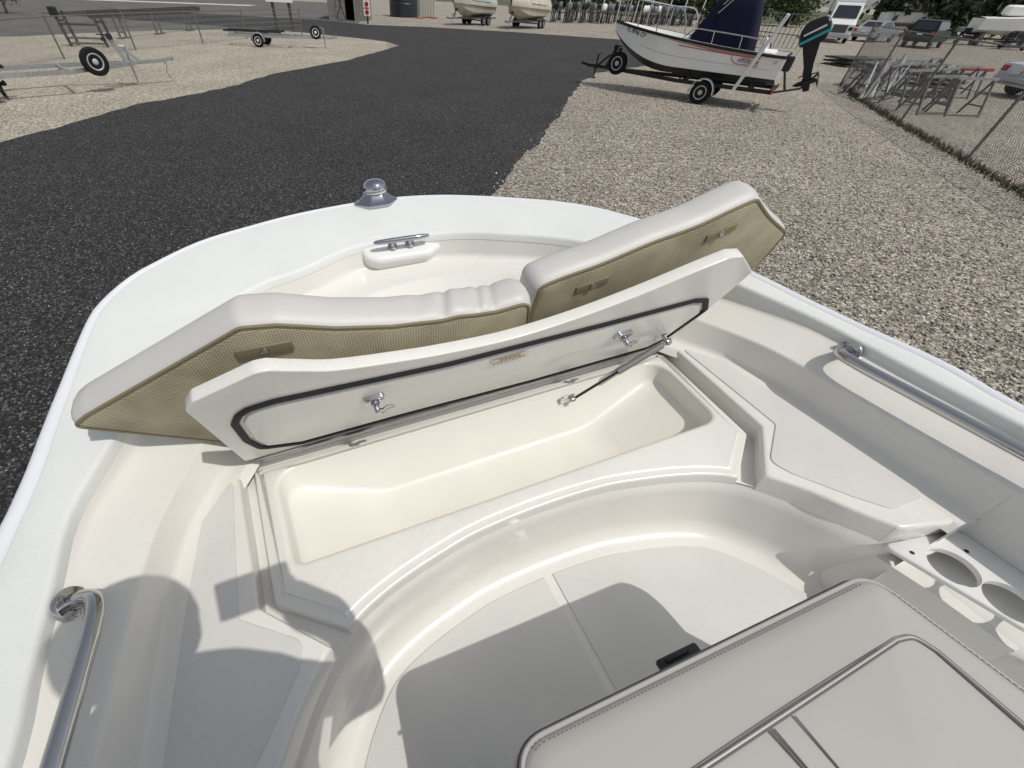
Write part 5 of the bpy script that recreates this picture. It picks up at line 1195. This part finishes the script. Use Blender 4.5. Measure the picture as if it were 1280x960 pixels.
p = gp(1097, 98, .35); mb = MB(); mb.lathe([(.16, 0), (.18, .3), (.15, .42), (.05, .46), (.05, .52), (0, .52)], (0, 0, .0), n=14); o = mb.build('fuel_can', M_RED); o.location = tuple(map(float, p)); tag(o, 'red can standing among the scrap boards', 'can')

# ---------------------------------------------------------------- trees beyond the yard
def tree(name, label, p, hgt, rad, seed, group=None, n=2600, trunk=.25, leafc=(.05, .075, .022)):
    r_ = np.random.default_rng(seed); t = thing(name, label, 'tree', Matrix.Translation((float(p[0]), float(p[1]), 0)), group)
    mb = MB(); mb.tube([(0, 0, 0), (.1, .05, hgt*.3), (-.1, .1, hgt*.7)], [trunk, trunk*.75, trunk*.3], 8)
    for k in range(6):
        a = k*1.05+r_.uniform(-.3, .3); z = hgt*(.22+.09*k); mb.tube([(0, 0, z), (math.cos(a)*rad*.4, math.sin(a)*rad*.4, z+hgt*.12), (math.cos(a)*rad*.75, math.sin(a)*rad*.75, z+hgt*.16)], [trunk*.4, trunk*.25, trunk*.1], 5)
    mb.build('trunk', mat('bark', (.09, .075, .06), .9, var=.2), t)
    cl = 26; cc_ = r_.normal(0, 1, (cl, 3)); cc_ /= np.linalg.norm(cc_, axis=1)[:, None]; cc_ *= r_.uniform(.35, .95, cl)[:, None]; cc_ = cc_*np.array([rad, rad, hgt*.42])+np.array([0, 0, hgt*.56])
    vs = []; fs = []
    for i in range(n):
        c = cc_[r_.integers(cl)]+r_.normal(0, 1, 3)*rad*.17; c[2] = max(.3, c[2]); s = r_.uniform(.12, .30)*rad/3; a = r_.normal(0, 1, 3); a /= np.linalg.norm(a); b = np.cross(a, r_.normal(0, 1, 3)); b /= np.linalg.norm(b)
        o_ = len(vs); vs += [c-a*s, c+b*s*.6, c+a*s, c-b*s*.6]; fs.append((o_, o_+1, o_+2, o_+3))
    mb = MB(); mb.v = [tuple(v) for v in vs]; mb.f = fs; mb.build('crown', mat('leaves_%d' % int(leafc[0]*1000), leafc, .7, var=.5, vscale=.9), t, fix=False)
TL = [('round green tree at the far edge of the yard', (.05, .075, .022)), ('dark dense tree at the far edge of the yard', (.03, .05, .018))]
for i, (x, d_, hg, rd) in enumerate(((700, 98, 5, 3.6), (742, 104, 6, 4.2), (790, 100, 5, 3.8), (830, 106, 6, 4.4), (872, 100, 5, 4), (925, 104, 5.5, 4), (968, 96, 5, 3.6), (1095, 100, 8, 5), (1125, 92, 8.5, 5), (1158, 94, 9, 5.5), (1190, 100, 8, 5), (1245, 104, 8, 5))):
    g_ = gp(x, 60); c = g_[:2]/np.linalg.norm(g_[:2])*d_; k = 0 if i < 7 else 1
    tree('tree', TL[k][0], c, hg, rd, 100+i, 'trees at the far edge of the yard' if k == 0 else 'dark trees at the far edge of the yard', leafc=TL[k][1])
tree('shrub', 'lone grey green shrub on the paved lot', gp(9, 17)[:2], 2.2, 1.2, 55, n=900, trunk=.09, leafc=(.06, .07, .04))

# dry weeds along the foot of the tall fence
vs = []; fs = []
for i in range(2600):
    k = rng.integers(len(frp)-1); f_ = rng.uniform(); c = frp[k]+(frp[k+1]-frp[k])*f_+rng.normal(0, .10, 2); a = rng.uniform(0, 6.28); hh = rng.uniform(.04, .16); w = .012
    o_ = len(vs); dx, dy = math.cos(a)*w, math.sin(a)*w; lx, ly = rng.normal(0, .05, 2); vs += [(c[0]-dx, c[1]-dy, 0), (c[0]+dx, c[1]+dy, 0), (c[0]+lx, c[1]+ly, hh)]; fs.append((o_, o_+1, o_+2))
mb = MB(); mb.v = [tuple(map(float, v)) for v in vs]; mb.f = fs; tag(mb.build('dry_weeds', mat('dry_weeds', (.07, .06, .035), .9, var=.4, vscale=3), fix=False), 'dry brown weeds along the foot of the tall fence', 'weeds', kind='stuff')
